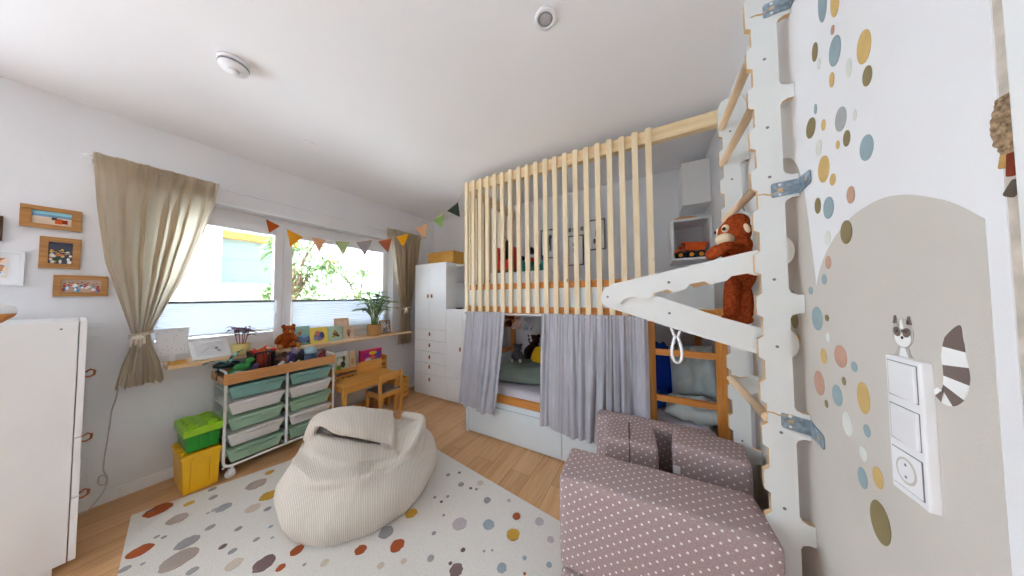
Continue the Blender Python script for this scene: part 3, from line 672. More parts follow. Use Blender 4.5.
teal = pm('sage_teal_plastic', (132,176,166), .4, .35, .02); mint = pm('mint_plastic', (158,190,164), .4, .35, .02); wht = pm('offwhite_plastic', (224,220,216), .4, .35, .02)
def bin_(y0, y1, zt_, m):
    h, tp = .095, .028; bm = MB(o); xa_, xb2 = xb+.02, xf+.002
    top = [(xa_, y0), (xb2, y0), (xb2, y1), (xa_, y1)]; bot = [(xa_+.02, y0+tp), (xb2-.022, y0+tp), (xb2-.022, y1-tp), (xa_+.02, y1-tp)]
    e = .004; ti = [(xa_+e, y0+e), (xb2-e, y0+e), (xb2-e, y1-e), (xa_+e, y1-e)]; bi = [(p[0], p[1]) for p in bot]
    vs = [(x, y, zt_) for x, y in top]+[(x, y, zt_-h) for x, y in bot]+[(x, y, zt_) for x, y in ti]+[(x, y, zt_-h+.004) for x, y in bi]
    fs = [(i, 4+i, 4+(i+1) % 4, (i+1) % 4) for i in range(4)]+[(7, 6, 5, 4)]+[(8+i, i, (i+1) % 4, 8+(i+1) % 4) for i in range(4)]+[(12+i, 8+i, 8+(i+1) % 4, 12+(i+1) % 4) for i in range(4)]+[(12, 13, 14, 15)]
    bm.add(vs, [f[::-1] for f in fs]); bm.box(xa_, xb2+.008, y0-.001, y1+.001, zt_-.006, zt_+.006)
    b = bm.build('pull_out_box', m, t, bevel=.002)
    MB(o).box(xb2-.003, xb2+.012, (y0+y1)/2-.12, (y0+y1)/2+.12, zt_-.03, zt_-.018).build('grip', m, b, bevel=.003)
for k in range(5):
    zz = .665-.1185*k
    bin_(ya+.016, ym-.016, zz, [teal, wht, mint, wht, mint][k]); bin_(ym+.016, yb_-.016, zz, [teal, wht, mint, wht, mint][k])
for x in (xf, xb):
    for y in (ya+.045, yb_-.045):
        ca = MB(o).tube([(x, y, zb), (x, y, .055)], .009, 10).box(x-.016, x-.011, y-.018, y+.012, .022, .06).box(x+.011, x+.016, y-.018, y+.012, .022, .06).build('caster', M['plastic_white'], t)
        MB(o).tube([(x-.010, y-.008, .026), (x+.010, y-.008, .026)], .0255, 18).build('wheel', pm('pale_grey_rubber', (206,208,210), .5), ca, bevel=.003)

TZ = .7075
# toys in the tray
t = thing('toy_glider', 'toy glider with dark striped teal wings at the left end of the tray', 'toy', (-3.0, .60, TZ)); o = t.location
tl = col((128,192,190), .4); dk = col((38,56,60), .5)
MB(o).ell((-2.97, .61, TZ+.112), (.03, .075, .028), Rz(-.1)).tube([(-2.97, .57, TZ+.1), (-2.97, .56, TZ+.001)], .006).tube([(-2.98, .65, TZ+.1), (-2.98, .66, TZ+.001)], .006).build('fuselage', dk, t)
def wing(a, bq, nm):
    a = Vector(a); bq = Vector(bq); d = bq-a; s = Vector((1, 0, .15)).normalized()
    def f(u, v): 
        wd = .05*(1-.35*u)*(1 if u < .85 else (1-((u-.85)/.15)**2*.8)); return a+d*u+s*wd*(v*2-1)+Vector((0, 0, .018*math.sin(PI*u)))
    wg = MB(o)
    wg.grid(lambda u, v: f(u, v), 16, 4)
    ww = wg.build(nm, tl, t, solid=.006)
    MB(o).grid(lambda u, v: f(.12+.2*u, v)+Vector((0, 0, .004)), 3, 3).grid(lambda u, v: f(.55+.12*u, v)+Vector((0, 0, .004)), 3, 3).grid(lambda u, v: f(.8+.2*u, v)+Vector((0, 0, .004)), 3, 3).build('wing_stripe', dk, ww, solid=.003)
wing((-2.97, .60, TZ+.13), (-2.86, .47, TZ+.155), 'wing'); wing((-2.97, .62, TZ+.13), (-3.07, .72, TZ+.20), 'wing')
t = thing('toy_dinosaur', 'small green toy dinosaur behind the glider body in the tray', 'toy', (-2.95, .665, TZ)); o = t.location
gr = MB(o); X, Y = -2.90, .675
gr.ell((X, Y, TZ+0.0798), (.03, .05, .04)); gr.ell((X, Y+.05, TZ+0.1292), (.02, .03, .024)); gr.tube([(X, Y+.028, TZ+0.0874), (X, Y+.045, TZ+0.1178)], [.026, .02]); gr.tube([(X, Y-.03, TZ+0.0760), (X, Y-.065, TZ+0.0570), (X, Y-.09, TZ+0.0646)], [.016, .009, .002])
for sx in (-1, 1):
    for sy in (-1, 1): gr.tube([(X+.013*sx, Y+.02*sy, TZ+0.0665), (X+.015*sx, Y+.024*sy, TZ+0.0019)], [.009, .007])
gr.build('body', col((58,140,70), .5), t)
t = thing('toy_castle', 'black toy crate with red corner knobs and brown figures in the tray', 'toy', (-2.97, .80, TZ)); o = t.location
MB(o).box(-3.04, -2.90, .735, .745, TZ, TZ+.185).box(-3.04, -2.90, .875, .885, TZ, TZ+.185).box(-3.04, -3.03, .745, .875, TZ, TZ+.185).box(-2.91, -2.90, .745, .875, TZ, TZ+.012).box(-2.91, -2.90, .745, .875, TZ+.172, TZ+.185).box(-3.03, -2.91, .745, .875, TZ, TZ+.006).build('crate', M['black'], t, bevel=.001)
kn = MB(o)
for y in (.745, .875): kn.ell((-2.905, y, TZ+.19), (.022, .018, .012))
lab(kn.build('knob', col((206,40,34), .4), t), 'red knobs')
ba = MB(o)
for y in (.765, .785, .806, .827, .848): ba.box(-2.909, -2.903, y-.004, y+.004, TZ+.012, TZ+.172)
lab(ba.build('bars', col((118,60,52), .5, .2), t), 'brown bars')
t = thing('toy_flame', 'orange and red feathered toy sticking up out of the black crate', 'toy', (-2.97, .80, TZ+.01)); o = t.location
fl = MB(o); random.seed(9)
MB(o).ell((-2.97, .81, TZ+.12), (.035, .045, .085)).build('body', col((190,60,30), .6), t)
for k in range(16):
    a = k*.9; leaf(fl, (-2.97+.02*math.cos(a), .81+.035*math.sin(a), TZ+.165), (math.cos(a)*.5, math.sin(a)*.9, .8), random.uniform(.06, .10), .016, k % 3, .2)
fl.build('feathers', [col((214,70,26), .6), col((238,140,40), .6), col((196,44,30), .6)], t)
def blob_toy(label, c, r, cc, kind='figure', head=None):
    r = (r[0]*1.15, r[1]*1.15, r[2]*1.75); t = thing('toy_'+kind, label, 'toy', (c[0], c[1], TZ), 0, None); o = t.location
    MB(o).ell((c[0], c[1], TZ+r[2]), r, Rz(random.random())).build('body', col(cc, .5, .15), t)
    MB(o).ell((c[0]+.008, c[1]+r[1]*.4, TZ+r[2]*2.0), (r[0]*.55, r[1]*.5, r[2]*.5)).ell((c[0]+r[0]*.5, c[1]-r[1]*.8, TZ+r[2]*1.2), (r[0]*.35, r[1]*.4, r[2]*.4)).build('head', col(head or cc, .5, .15), t)
    lg = MB(o)
    for s in (-1, 1): lg.tube([(c[0]+r[0]*.5, c[1]+s*r[1]*.6, TZ+r[2]*.7), (c[0]+r[0]*1.05, c[1]+s*r[1]*.9, TZ+.004)], [r[0]*.3, r[0]*.2])
    lg.build('limbs', col(cc, .5, .15), t)
random.seed(13)
blob_toy('teal and white round toy between the glider and the black crate', (-2.90, .665, 0), (.026, .04, .022), (206,206,210), 'figure', (90,160,160))
blob_toy('dark navy toy right in front of the black crate', (-2.87, .735, 0), (.02, .034, .024), (46,44,66), 'figure', (70,60,90))
blob_toy('small white toy animal right of the black crate near the tray edge', (-2.86, .905, 0), (.018, .026, .02), (218,232,226), 'animal')
blob_toy('pale green small toy animal beside the white toy animal', (-2.86, .965, 0), (.016, .024, .016), (176,204,150), 'animal', (216,226,214))
blob_toy('brown spiky toy animal behind the white toy animal', (-2.97, .945, 0), (.03, .04, .034), (112,74,62), 'animal', (86,60,60))
blob_toy('purple toy figure in the middle of the toy row', (-2.98, 1.02, 0), (.03, .036, .04), (66,56,100), 'figure', (140,120,160))
blob_toy('lime coloured small toy in front of the purple figure', (-2.86, 1.02, 0), (.016, .026, .016), (190,206,120), 'animal')
blob_toy('black toy figure between the purple figure and the blue dome', (-2.95, 1.075, 0), (.03, .03, .036), (34,30,44), 'figure', (52,46,70))
blob_toy('dark red small toy at the right end of the tray', (-2.93, 1.25, 0), (.024, .03, .026), (130,44,50), 'figure')
t = thing('toy_dome', 'blue-grey domed toy with a pale top near the right end of the tray', 'toy', (-2.96, 1.155, TZ)); o = t.location
MB(o).lathe([(0,0),(.055,.001),(.066,.05),(.062,.10)], o, 20).build('bowl', col((74,96,128), .5, .15), t); MB(o).lathe([(.062,.10),(.055,.135),(.03,.158),(0,.163)], o, 20).build('lid', col((158,188,204), .4), t)

# ------------------------------------------------------------------ stacked storage boxes
t = thing('storage_box', 'yellow plastic storage box on the floor under the green box', 'box', (-2.97, .49, 0)); o = t.location
yl = pm('yellow_plastic', (246,192,36), .35, .4, .02)
def tub(x0, x1, y0, y1, z0, z1, tp, name, m):
    bm = MB(o); e = .006
    top = [(x0, y0), (x1, y0), (x1, y1), (x0, y1)]; bot = [(x0+tp, y0+tp), (x1-tp, y0+tp), (x1-tp, y1-tp), (x0+tp, y1-tp)]; ti = [(x0+e, y0+e), (x1-e, y0+e), (x1-e, y1-e), (x0+e, y1-e)]
    vs = [(x, y, z1) for x, y in top]+[(x, y, z0) for x, y in bot]+[(x, y, z1) for x, y in ti]+[(x, y, z0+.006) for x, y in bot]
    fs = [(i, 4+i, 4+(i+1) % 4, (i+1) % 4) for i in range(4)]+[(7, 6, 5, 4)]+[(8+i, i, (i+1) % 4, 8+(i+1) % 4) for i in range(4)]+[(12+i, 8+i, 8+(i+1) % 4, 12+(i+1) % 4) for i in range(4)]+[(12, 13, 14, 15)]
    bm.add(vs, [f[::-1] for f in fs]); return bm
tub(-3.13, -2.805, .386, .563, .0005, .262, .010, 'tub', yl).build('tub', yl, t, bevel=.003)
MB(o).box(-3.136, -3.124, .381, .568, .238, .262).box(-2.811, -2.799, .381, .568, .238, .262).box(-3.124, -2.811, .381, .391, .238, .262).box(-3.124, -2.811, .558, .568, .238, .262).prism(rrect(.435, .515, .212, .245, .012), 'X', -2.812, -2.796).build('rim', yl, t, bevel=.002)
for y in (.432, .518): MB(o).prism([(y-.008, .015), (y+.008, .015), (y+.008, .235), (y-.008, .235)], 'X', -2.818, -2.803).build('rib', yl, t, bevel=.002)
MB(o).box(-3.122, -2.813, .393, .556, .245, .262).build('lid', yl, t)
for x in (-3.1, -3.04, -2.98, -2.92, -2.86): MB(o).lathe([(.012,.262),(.012,.272),(.010,.2738),(0,.2738)], (x, .3995, 0), 12).build('stud', yl, t)
t = thing('storage_box', 'green plastic box with a lime studded lid on top of the yellow box', 'box', (-2.97, .49, .2745)); o = t.location
gn = pm('green_plastic', (34,150,46), .35, .4, .03); lm = pm('lime_plastic', (150,204,36), .35, .4, .03)
tub(-3.118, -2.822, .40, .563, .2745, .40, .008, 'tub', gn).build('tub', gn, t, bevel=.003)
MB(o).box(-3.132, -2.808, .388, .574, .385, .437).build('lid', lm, t, bevel=.005)
for x in (-3.08, -3.01, -2.94, -2.86):
    for y in (.436, .526): MB(o).lathe([(.027,.437),(.027,.450),(.024,.453),(0,.453)], (x, y, 0), 18).build('stud', lm, t)
for y in (.465, .51): MB(o).box(-2.834, -2.818, y-.006, y+.006, .29, .385).build('rib', gn, t, bevel=.002)

# ------------------------------------------------------------------ children's desk corner
t = thing('kids_desk', 'low honey coloured children\'s desk with a backboard beside the trolley', 'desk', (-2.86, 1.63, 0)); o = t.location
MB(o).box(-3.00, -2.69, 1.335, 1.95, .432, .452).build('desktop', M['desk'], t, bevel=.003)
MB(o).box(-2.715, -2.70, 1.36, 1.925, .375, .432).box(-2.985, -2.97, 1.36, 1.925, .375, .432).box(-2.97, -2.715, 1.36, 1.375, .375, .432).box(-2.97, -2.715, 1.91, 1.925, .375, .432).build('apron', M['desk'], t, bevel=.002)
for x in (-2.975, -2.708):
    for y in (1.355, 1.93): MB(o).box(x-.018, x+.018, y-.018, y+.018, 0, .432).build('leg', M['deskZ'], t, bevel=.002)
MB(o).box(-3.012, -2.998, 1.635, 1.935, .42, .585).build('backboard', M['desk'], t, bevel=.003)
t = thing('book_rack', 'low honey wood book rack with rails behind the children\'s desk', 'rack', (-3.09, 1.71, 0)); o = t.location
for y in (1.395, 2.015): MB(o).box(-3.165, -3.025, y-.009, y+.009, 0, .60).build('side_panel', M['deskZ'], t, bevel=.003)
MB(o).box(-3.165, -3.03, 1.404, 2.006, .505, .515).box(-3.165, -3.03, 1.404, 2.006, .37, .38).box(-3.165, -3.03, 1.404, 2.006, .05, .06).build('shelf', M['desk'], t)
for z in (.525, .455, .39): MB(o).box(-3.035, -3.023, 1.404, 2.006, z, z+.024).build('rail', M['desk'], t, bevel=.002)
cow = {'shapes': [('r',.5,.86,.95,.11),('o',.42,.45,.5,.2),('o',.62,.32,.36,.16),('o',.3,.2,.4,.12),('o',.72,.6,.2,.14)], 'cols': [(226,230,234),(236,236,230),(40,42,40),(110,150,60),(90,80,50)]}
card_stand('tall pale magazine with a black and white cow on its cover in the rack', 1.44, 1.575, .225, (196,204,170), cow, .03, 'magazine', 'magazine', .008, -3.075, 'magazines in the book rack', rise=.5155-SH-.0)
card_stand('white backed magazine standing behind the cow magazine', 1.46, 1.60, .235, (206,214,222), {'shapes': [('r',.5,.9,.9,.06)], 'cols': [(150,180,200)]}, .03, 'magazine', 'magazine', .01, -3.10, 'magazines in the book rack', rise=.5155-SH)
card_stand('narrow beige booklet between the cow magazine and the pink game box', 1.60, 1.67, .2, (216,190,150), {'shapes': [('o',.5,.4,.5,.2)], 'cols': [(196,150,110)]}, .03, 'booklet', 'book', .006, -3.085, None, rise=.5155-SH)
t = thing('game_box', 'pink and purple game box standing upright at the right end of the rack', 'box', (-3.08, 1.84, .5155)); o = t.location
MB(o).box(-3.115, -3.065, 1.715, 1.975, .5157, .70).build('carton', col((190,34,86), .4), t, bevel=.002)
pp = MB(o)
for i, (y, z, r1, r2, k) in enumerate([(1.77,.64,.045,.03,0),(1.86,.655,.05,.022,1),(1.93,.63,.03,.04,2),(1.80,.57,.04,.035,3),(1.90,.565,.05,.03,4),(1.86,.60,.03,.02,5),(1.75,.55,.02,.02,2)]): pp.prism(circ(y, z, r1, r2, 14), 'X', -3.065, -3.0642+.0002*i, k)
pp.build('cover_picture', [col(c, .4) for c in ((150,30,120),(236,196,60),(70,70,150),(220,220,230),(66,110,180),(230,120,50))], t)
lab(MB(o).box(-3.114, -3.066, 1.716, 1.974, .70, .704).build('carton_edge', col((236,150,180), .4), t), 'pink top edge')
for i, (y, c, h, lb) in enumerate([(1.47,(50,60,130),.062,'thin blue picture book behind the lower rack rail, first of three'),(1.53,(170,50,60),.066,'thin red picture book behind the lower rack rail'),(1.595,(60,90,60),.06,'thin green picture book behind the lower rack rail')]):
    t = thing('picture_book', lb, 'book', (-3.05, y, .38), 0, 'books in the lower rack level'); o = t.location
    MB(o).box(-3.05, -3.040, y-.026, y+.026, .3802, .38+h+.045).build('cover', col(c, .4, .3), t); MB(o).prism(circ(y, .38+h*.9, .016, .016, 12), 'X', -3.04, -3.0392).build('cover_picture', col((220,190,120), .4, .2), t)

t = thing('kids_chair', 'small honey wood children\'s chair with a grey seat pushed up to the low desk', 'chair', (-2.78, 1.835, 0)); o = t.location
for y in (1.70, 1.965):
    MB(o).box(-2.672, -2.644, y-.014, y+.014, 0, .475).build('rear_leg', M['deskZ'], t, bevel=.003); MB(o).box(-2.915, -2.888, y-.014, y+.014, 0, .27).build('front_leg', M['deskZ'], t, bevel=.003)
    MB(o).box(-2.888, -2.672, y-.009, y+.009, .215, .262).build('side_rail', M['desk'], t, bevel=.002)
MB(o).box(-2.668, -2.65, 1.714, 1.951, .40, .475).build('backrest', M['desk'], t, bevel=.004)
MB(o).box(-2.668, -2.65, 1.714, 1.951, .215, .262).box(-2.91, -2.893, 1.714, 1.951, .215, .262).build('seat_rail', M['desk'], t, bevel=.002)
lab(MB(o).box(-2.91, -2.655, 1.69, 1.975, .262, .276).build('seat', cloth('grey_seat', (150,146,140)), t, bevel=.006), 'grey seat')
t = thing('wooden_crate', 'small slatted wooden crate standing behind the children\'s chair', 'crate', (-3.0, 2.17, 0)); o = t.location
for z in (.03, .095, .16, .225):
    MB(o).box(-2.90, -2.89, 2.06, 2.26, z, z+.05).box(-3.12, -3.11, 2.06, 2.26, z, z+.05).box(-3.11, -2.90, 2.06, 2.07, z, z+.05).box(-3.11, -2.90, 2.25, 2.26, z, z+.05).build('slat_row', M['desk'], t, bevel=.002)
for x in (-3.10, -2.91):
    for y in (2.08, 2.24): MB(o).box(x-.009, x+.009, y-.009, y+.009, 0, .28).build('corner_post', M['deskZ'], t)
MB(o).box(-3.11, -2.90, 2.07, 2.25, .03, .036).build('bottom', M['desk'], t)

# ------------------------------------------------------------------ wardrobes
def leather_tab(x, y, z, parent, o, w_=.024, h=.052):
    MB(o).prism(rrect(x-w_/2, x+w_/2, z-h/2, z+h/2, .009, 3), 'Y', y-.006, y).tube([(x, y-.006, z+h*.25), (x, y-.013, z+h*.1), (x, y-.013, z-h*.2), (x, y-.006, z-h*.35)], .006, 8).build('leather_pull', M['leather'], parent, bevel=.001)
t = thing('wardrobe', 'tall white wardrobe with two doors above five drawers in the far corner', 'wardrobe', (-2.645, 2.68, 0)); o = t.location
x0, x1, yf = -2.945, -2.345, 2.39
MB(o).box(x0, x1, yf+.022, YB-.016, .04, 1.81).box(x0+.02, x1-.02, yf+.05, YB-.02, 0, .04).build('body', M['white'], t, bevel=.002)
for a, b, hx in ((x0, -2.6465, -2.681), (-2.6435, x1, -2.606)):
    d = MB(o).box(a, b, yf, yf+.019, .913, 1.81).build('door', M['white'], t, bevel=.002); leather_tab(hx, yf, 1.362, d, o)
for z0, z1, hz in ((.760,.909,.845),(.609,.756,.695),(.456,.605,.535),(.307,.452,.405),(.022,.303,.235)):
    d = MB(o).box(x0, x1, yf, yf+.019, z0, z1).build('drawer', M['white'], t, bevel=.002); leather_tab(-2.645, yf, hz, d, o)
t = thing('low_cabinet', 'lower white cabinet with two doors and two drawers between the wardrobe and the bunk bed', 'cabinet', (-2.04, 2.68, 0)); o = t.location
x0, x1 = -2.342, -1.742
MB(o).box(x0, x1, yf+.022, YB-.016, .04, 1.19).box(x0+.02, x1-.02, yf+.05, YB-.02, 0, .04).build('body', M['white'], t, bevel=.002)
for a, b, hx in ((x0, -2.072, -2.104), (-2.069, x1, -2.036)):
    d = MB(o).box(a, b, yf, yf+.019, .325, 1.19).build('door', M['white'], t, bevel=.002); leather_tab(hx, yf, .69, d, o)
for z0, z1 in ((.173,.321),(.022,.169)):
    d = MB(o).box(x0, x1, yf, yf+.019, z0, z1).build('drawer', M['white'], t, bevel=.002); leather_tab(-1.80, yf, (z0+z1)/2, d, o)
t = thing('black_dish', 'small flat black dish on top of the low white cabinet', 'dish', (-2.20, 2.48, 1.191)); o = t.location
MB(o).lathe([(0,0),(.04,.0),(.052,.012),(.048,.012),(.038,.004),(0,.004)], o).build('dish', M['black'], t)
t = thing('wall_shelf_unit', 'open white two-shelf unit on the back wall above the low cabinet', 'shelf', (-2.0, 2.78, 1.55)); o = t.location
for z in (1.515, 1.772): MB(o).box(-2.342, -1.74, 2.58, 2.955, z, z+.018).build('shelf_board', M['white'], t, bevel=.002)
MB(o).box(-2.342, -1.74, 2.955, 2.967, 1.25, 1.79).build('back_panel', M['white'], t)
MB(o).box(-1.758, -1.74, 2.58, 2.955, 1.25, 1.772).build('side_panel', M['white'], t)
for i, (x, c, h, lb) in enumerate([(-2.20,(120,44,52),.20,'dark red book on the open white wall shelf, first by the wardrobe'),(-2.16,(96,40,60),.215,'plum coloured book on the open white wall shelf'),(-2.12,(60,30,40),.19,'very dark book on the open white wall shelf, last of three')]):
    t = thing('hardback_book', lb, 'book', (x, 2.72, 1.533), 0, 'books on the open white wall shelf'); o = t.location
    MB(o).box(x-.017, x-.014, 2.62, 2.76, 1.5335, 1.5335+h).box(x+.014, x+.017, 2.62, 2.76, 1.5335, 1.5335+h).box(x-.017, x+.017, 2.617, 2.621, 1.5335, 1.5335+h).build('cover', col(c, .5), t); MB(o).box(x-.014, x+.014, 2.622, 2.755, 1.536, 1.53+h).build('pages', col((226,220,206), .9), t)
t = thing('figurine', 'small black figurine on top of the open white wall shelf', 'figurine', (-2.17, 2.70, 1.7905)); o = t.location
MB(o).lathe([(.03,0),(.032,.01),(.018,.03),(.022,.05),(.012,.06),(.018,.075),(.012,.09),(0,.098)], o, 16).build('figure', M['black'], t)
t = thing('wooden_box', 'yellow pine chest lying on top of the tall wardrobe', 'box', (-2.63, 2.62, 1.811)); o = t.location
MB(o).box(-2.90, -2.40, 2.58, 2.595, 1.811, 1.985).box(-2.90, -2.40, 2.785, 2.80, 1.811, 1.985).box(-2.90, -2.885, 2.595, 2.785, 1.811, 1.985).box(-2.415, -2.40, 2.595, 2.785, 1.811, 1.985).box(-2.885, -2.415, 2.595, 2.785, 1.811, 1.82).build('body', M['boxpine'], t, bevel=.002)
MB(o).box(-2.905, -2.395, 2.577, 2.803, 1.985, 2.0).build('lid', M['boxpine'], t, bevel=.002)

# ------------------------------------------------------------------ bunk bed with slatted loft
t = thing('bunk_bed', 'white and pine bunk bed with a slatted loft and ladder along the back wall', 'bed', (-.62, 2.46, 0)); bed = t; o = t.location
BX0, BX1, BY0, BY1 = -1.665, .40, 1.98, 2.95
for x, y in ((BX0+.026, BY0+.03), (BX0+.026, BY1-.03), (BX1-.03, BY0+.03), (BX1-.03, BY1-.03)):
    MB(o).box(x-.026, x+.026, y-.026, y+.026, .30 if y < 2.5 else 0, 2.43 if (x < -1 or y > 2.5) and False else 1.26).build('post', M['orange'], t, bevel=.003)
MB(o).box(BX0, BX0+.036, BY0-.004, BY1, 0, .298).build('end_panel', M['bedwhite'], t, bevel=.002)
MB(o).box(BX1-.036, BX1, BY0-.004, BY1, 0, .298).build('end_panel', M['bedwhite'], t, bevel=.002)
for a, b in ((BX0+.040, -.668), (-.663, BX1-.04)):
    MB(o).box(a, b, BY0, BY0+.02, .022, .298).box(a+.01, b-.01, BY0+.02, BY1-.06, .03, .045).build('underbed_drawer', M['bedwhite'], t, bevel=.003)
MB(o).box(BX0+.036, BX1-.036, BY0+.022, BY0+.036, .0, .34).build('front_board', M['bedwhite'], t, bevel=.002)
MB(o).box(BX0+.052, BX1-.06, BY0+.036, BY0+.058, .335, .41).build('bed_rail', M['orangeX'], t, bevel=.003)
MB(o).box(BX0+.052, BX1-.06, BY1-.05, BY1-.028, .335, .41).build('bed_rail', M['orangeX'], t, bevel=.003)
MB(o).box(BX0+.03, BX1-.04, BY0+.058, BY1-.05, .33, .35).build('bed_base', M['ply'], t)
# back and end boards of the lower bunk
MB(o).box(BX0+.01, BX0+.028, BY0+.06, BY1-.06, .42, .64).build('end_board', M['bedwhite'], t, bevel=.002)
MB(o).box(BX0+.006, BX0+.03, BY0+.056, BY1-.056, .64, .69).build('end_rail', M['orange'], t, bevel=.002)
# loft deck, rails and panels
MB(o).box(BX0+.03, BX1, BY0+.06, BY1, 1.185, 1.205).build('loft_deck', M['ply'], t)
MB(o).box(BX0+.052, BX1-.056, BY0+.006, BY0+.03, 1.195, 1.255).build('loft_rail', M['orangeX'], t, bevel=.002)
MB(o).box(BX0+.052, BX1-.056, BY0+.010, BY0+.026, 1.255, 1.415).build('loft_panel', M['bedwhite'], t)
MB(o).box(BX0+.052, BX1-.056, BY0+.006, BY0+.03, 1.415, 1.47).build('loft_rail', M['orangeX'], t, bevel=.002)
MB(o).box(BX0+.006, BX0+.024, BY0+.056, BY1-.056, 1.255, 1.415).build('loft_panel', M['bedwhite'], t)
MB(o).box(BX0+.004, BX0+.028, BY0+.056, BY1-.056, 1.415, 1.47).build('loft_rail', M['orange'], t, bevel=.002)
MB(o).box(BX0-.012, XC-.002, BY0-.002, BY0+.05, 2.432, 2.525).build('top_beam', M['pineX'], t, bevel=.002)
MB(o).box(BX0-.012, BX0+.035, BY0+.05, YB-.004, 2.432, 2.525).build('top_beam', M['pineY'], t, bevel=.002)
for i in range(20):
    x = -1.642+i*.0866
    MB(o).box(x-.0195, x+.0195, BY0-.026, BY0-.0025, 1.20, 2.527+.003*math.sin(i*2.1)).build('slat', M['pine'], t, bevel=.0015)
for i, y in enumerate((2.09, 2.21, 2.33, 2.45, 2.57, 2.69, 2.81, 2.93)):
    MB(o).box(BX0-.036, BX0-.0125, y-.0225, y+.0225, 1.20, 2.527).build('end_slat', M['pine'], t, bevel=.0015)
# ladder
for x in (-.009, .364): MB(o).box(x-.021 if x < 0 else x-.029, x+.021 if x < 0 else x+.029, BY0-.022, BY0+.004, 0, 1.195).build('ladder_post', M['orange'], t, bevel=.003)
for z in (.963, .655, .36): MB(o).box(.012, .335, BY0-.018, BY0+.004, z-.021, z+.021).build('ladder_rung', M['orangeX'], t, bevel=.003)

t = thing('bed_curtain_rod', 'thin white rod under the loft rail carrying the grey bed curtains', 'curtain rod', (-.83, 1.93, 1.186)); o = t.location
MB(o).tube([(-1.64, 1.932, 1.186), (-.80, 1.932, 1.186)], .0065, 10).tube([(-.80, 1.932, 1.186), (-.02, 1.932, 1.186)], .0085, 10).build('pole', M['metal_white'], t)
for x in (-1.64, -.815, -.022): MB(o).box(x-.012, x+.012, 1.918, 1.954, 1.172, 1.20).build('bracket', M['plastic_white'], t, bevel=.003)
def bed_curtain(label, top, bot, z0, folds, seed, flare):
    t = thing('bed_curtain', label, 'curtain', ((top[0]+top[1])/2, 1.932, 1.2), 0, 'grey bed curtains'); r = random.Random(seed); ph = [r.uniform(0, 6) for _ in range(9)]
    def f(u, v):
        q = 1-v; z = z0+(1.205-z0)*v+(.016*math.sin(6*u+ph[5])+.012*math.sin(17*u+ph[6]))*(1-v)
        x = lerp(lerp(top[0], bot[0], q**flare), lerp(top[1], bot[1], q**flare), u)
        uu = u+.05*math.sin(2*PI*1.2*u+ph[0]+.5*q)+.022*math.sin(2*PI*2.7*u+ph[4]-.8*q)
        big = math.sin(2*PI*folds*uu+ph[1]+.5*math.sin(3*q+ph[7])); med = math.sin(2*PI*folds*1.9*uu+ph[2]+1.5*q); fine = math.sin(2*PI*folds*3.6*u+ph[3])
        w = min(1, q*1.6)
        d = (.004+.024*w)*big*(.65+.35*math.sin(5*u+ph[8]))+(.004+.005*w)*med+.0045*(1-.75*w)*fine
        if v > .985: d *= .6
        return (x+.008*w*math.cos(2*PI*folds*uu+ph[1]), 1.928-.008+d-.012*q, z)
    MB(t.location).grid(f, folds*16, 48).build('fabric', M['bedcurtain'], t)
bed_curtain('narrower grey bed curtain gathered at the wardrobe end of the bunk bed', (-1.60, -1.165), (-1.70, -1.26), .275, 6, 3, 1.3)
bed_curtain('wide grey bed curtain in the middle of the bunk bed, behind the foam blocks', (-.80, -.03), (-.83, -.03), .27, 10, 8, 1.0)

t = tag(MB().box(-1.60, .33, 2.04, 2.90, .352, .475).build('mattress', cloth('lilac_sheet', (206,204,214)), bevel=.04, seg=4), 'mattress under a pale lilac sheet on the lower bunk', 'mattress')
tag(MB().box(-1.60, .33, 2.02, 2.92, 1.206, 1.30).build('mattress', cloth('white_sheet', (226,224,222)), bevel=.03, seg=4), 'white mattress up on the loft deck behind the slats', 'mattress')
def pillow(name, label, c, size, rot, m, wr=.012, seed=1, cat='pillow', group=None):
    r = random.Random(seed); ph = [r.uniform(0, 6) for _ in range(6)]; a, b, h = (s/2 for s in size); R3 = rot; c = Vector(c); mb = MB(c)
    def surf(sgn):
        def f(u, v):
            x, y = u*2-1, v*2-1; e = max(0, (1-abs(x)**3.2))*max(0, (1-abs(y)**3.2)); e = e**.55
            px = a*x*(1-.08*(1-abs(y))**2*0-.05*(1-y*y)*abs(x)); py = b*y*(1-.05*(1-x*x)*abs(y))
            wz = wr*(math.sin(6*x+3*y+ph[0])+math.sin(9*y-4*x+ph[1])+.6*math.sin(13*x+ph[2]))*e*.5
            return c+R3 @ Vector((px, py, sgn*(h*e)+wz+.25*wr*math.sin(8*x+ph[3])*(1-e)))
        return f
    mb.grid(surf(1), 26, 26); mb.grid(lambda u, v: surf(-1)(1-u, v), 26, 26)
    ob = mb.build(name, m); me = ob.data; bm = bmesh.new(); bm.from_mesh(me); bmesh.ops.remove_doubles(bm, verts=bm.verts, dist=.0015); bm.to_mesh(me); bm.free()
    ob.location = c
    return tag(ob, label, cat, group)
teal_p = cloth('pale_teal_linen', (204,218,218)); green_p = cloth('dark_green_linen', (122,136,126)); blue_b = cloth('royal_blue_cloth', (34,78,176))
pillow('pillow', 'dark green pillow lying on the lower bunk between the grey curtains', (-1.16, 2.36, .566), (.62, .46, .14), Rz(.15) @ Rx(.18), green_p, .012, 2)
pillow('pillow', 'large pale teal pillow standing upright behind the bunk bed ladder', (.262, 2.40, .76), (.30, .40, .16), Rz(.1) @ Rx(1.2), teal_p, .02, 5)
pillow('pillow', 'pale teal pillow lying flat below the upright one behind the ladder', (.235, 2.17, .545), (.34, .24, .13), Rz(-.1) @ Rx(.15), teal_p, .02, 6)
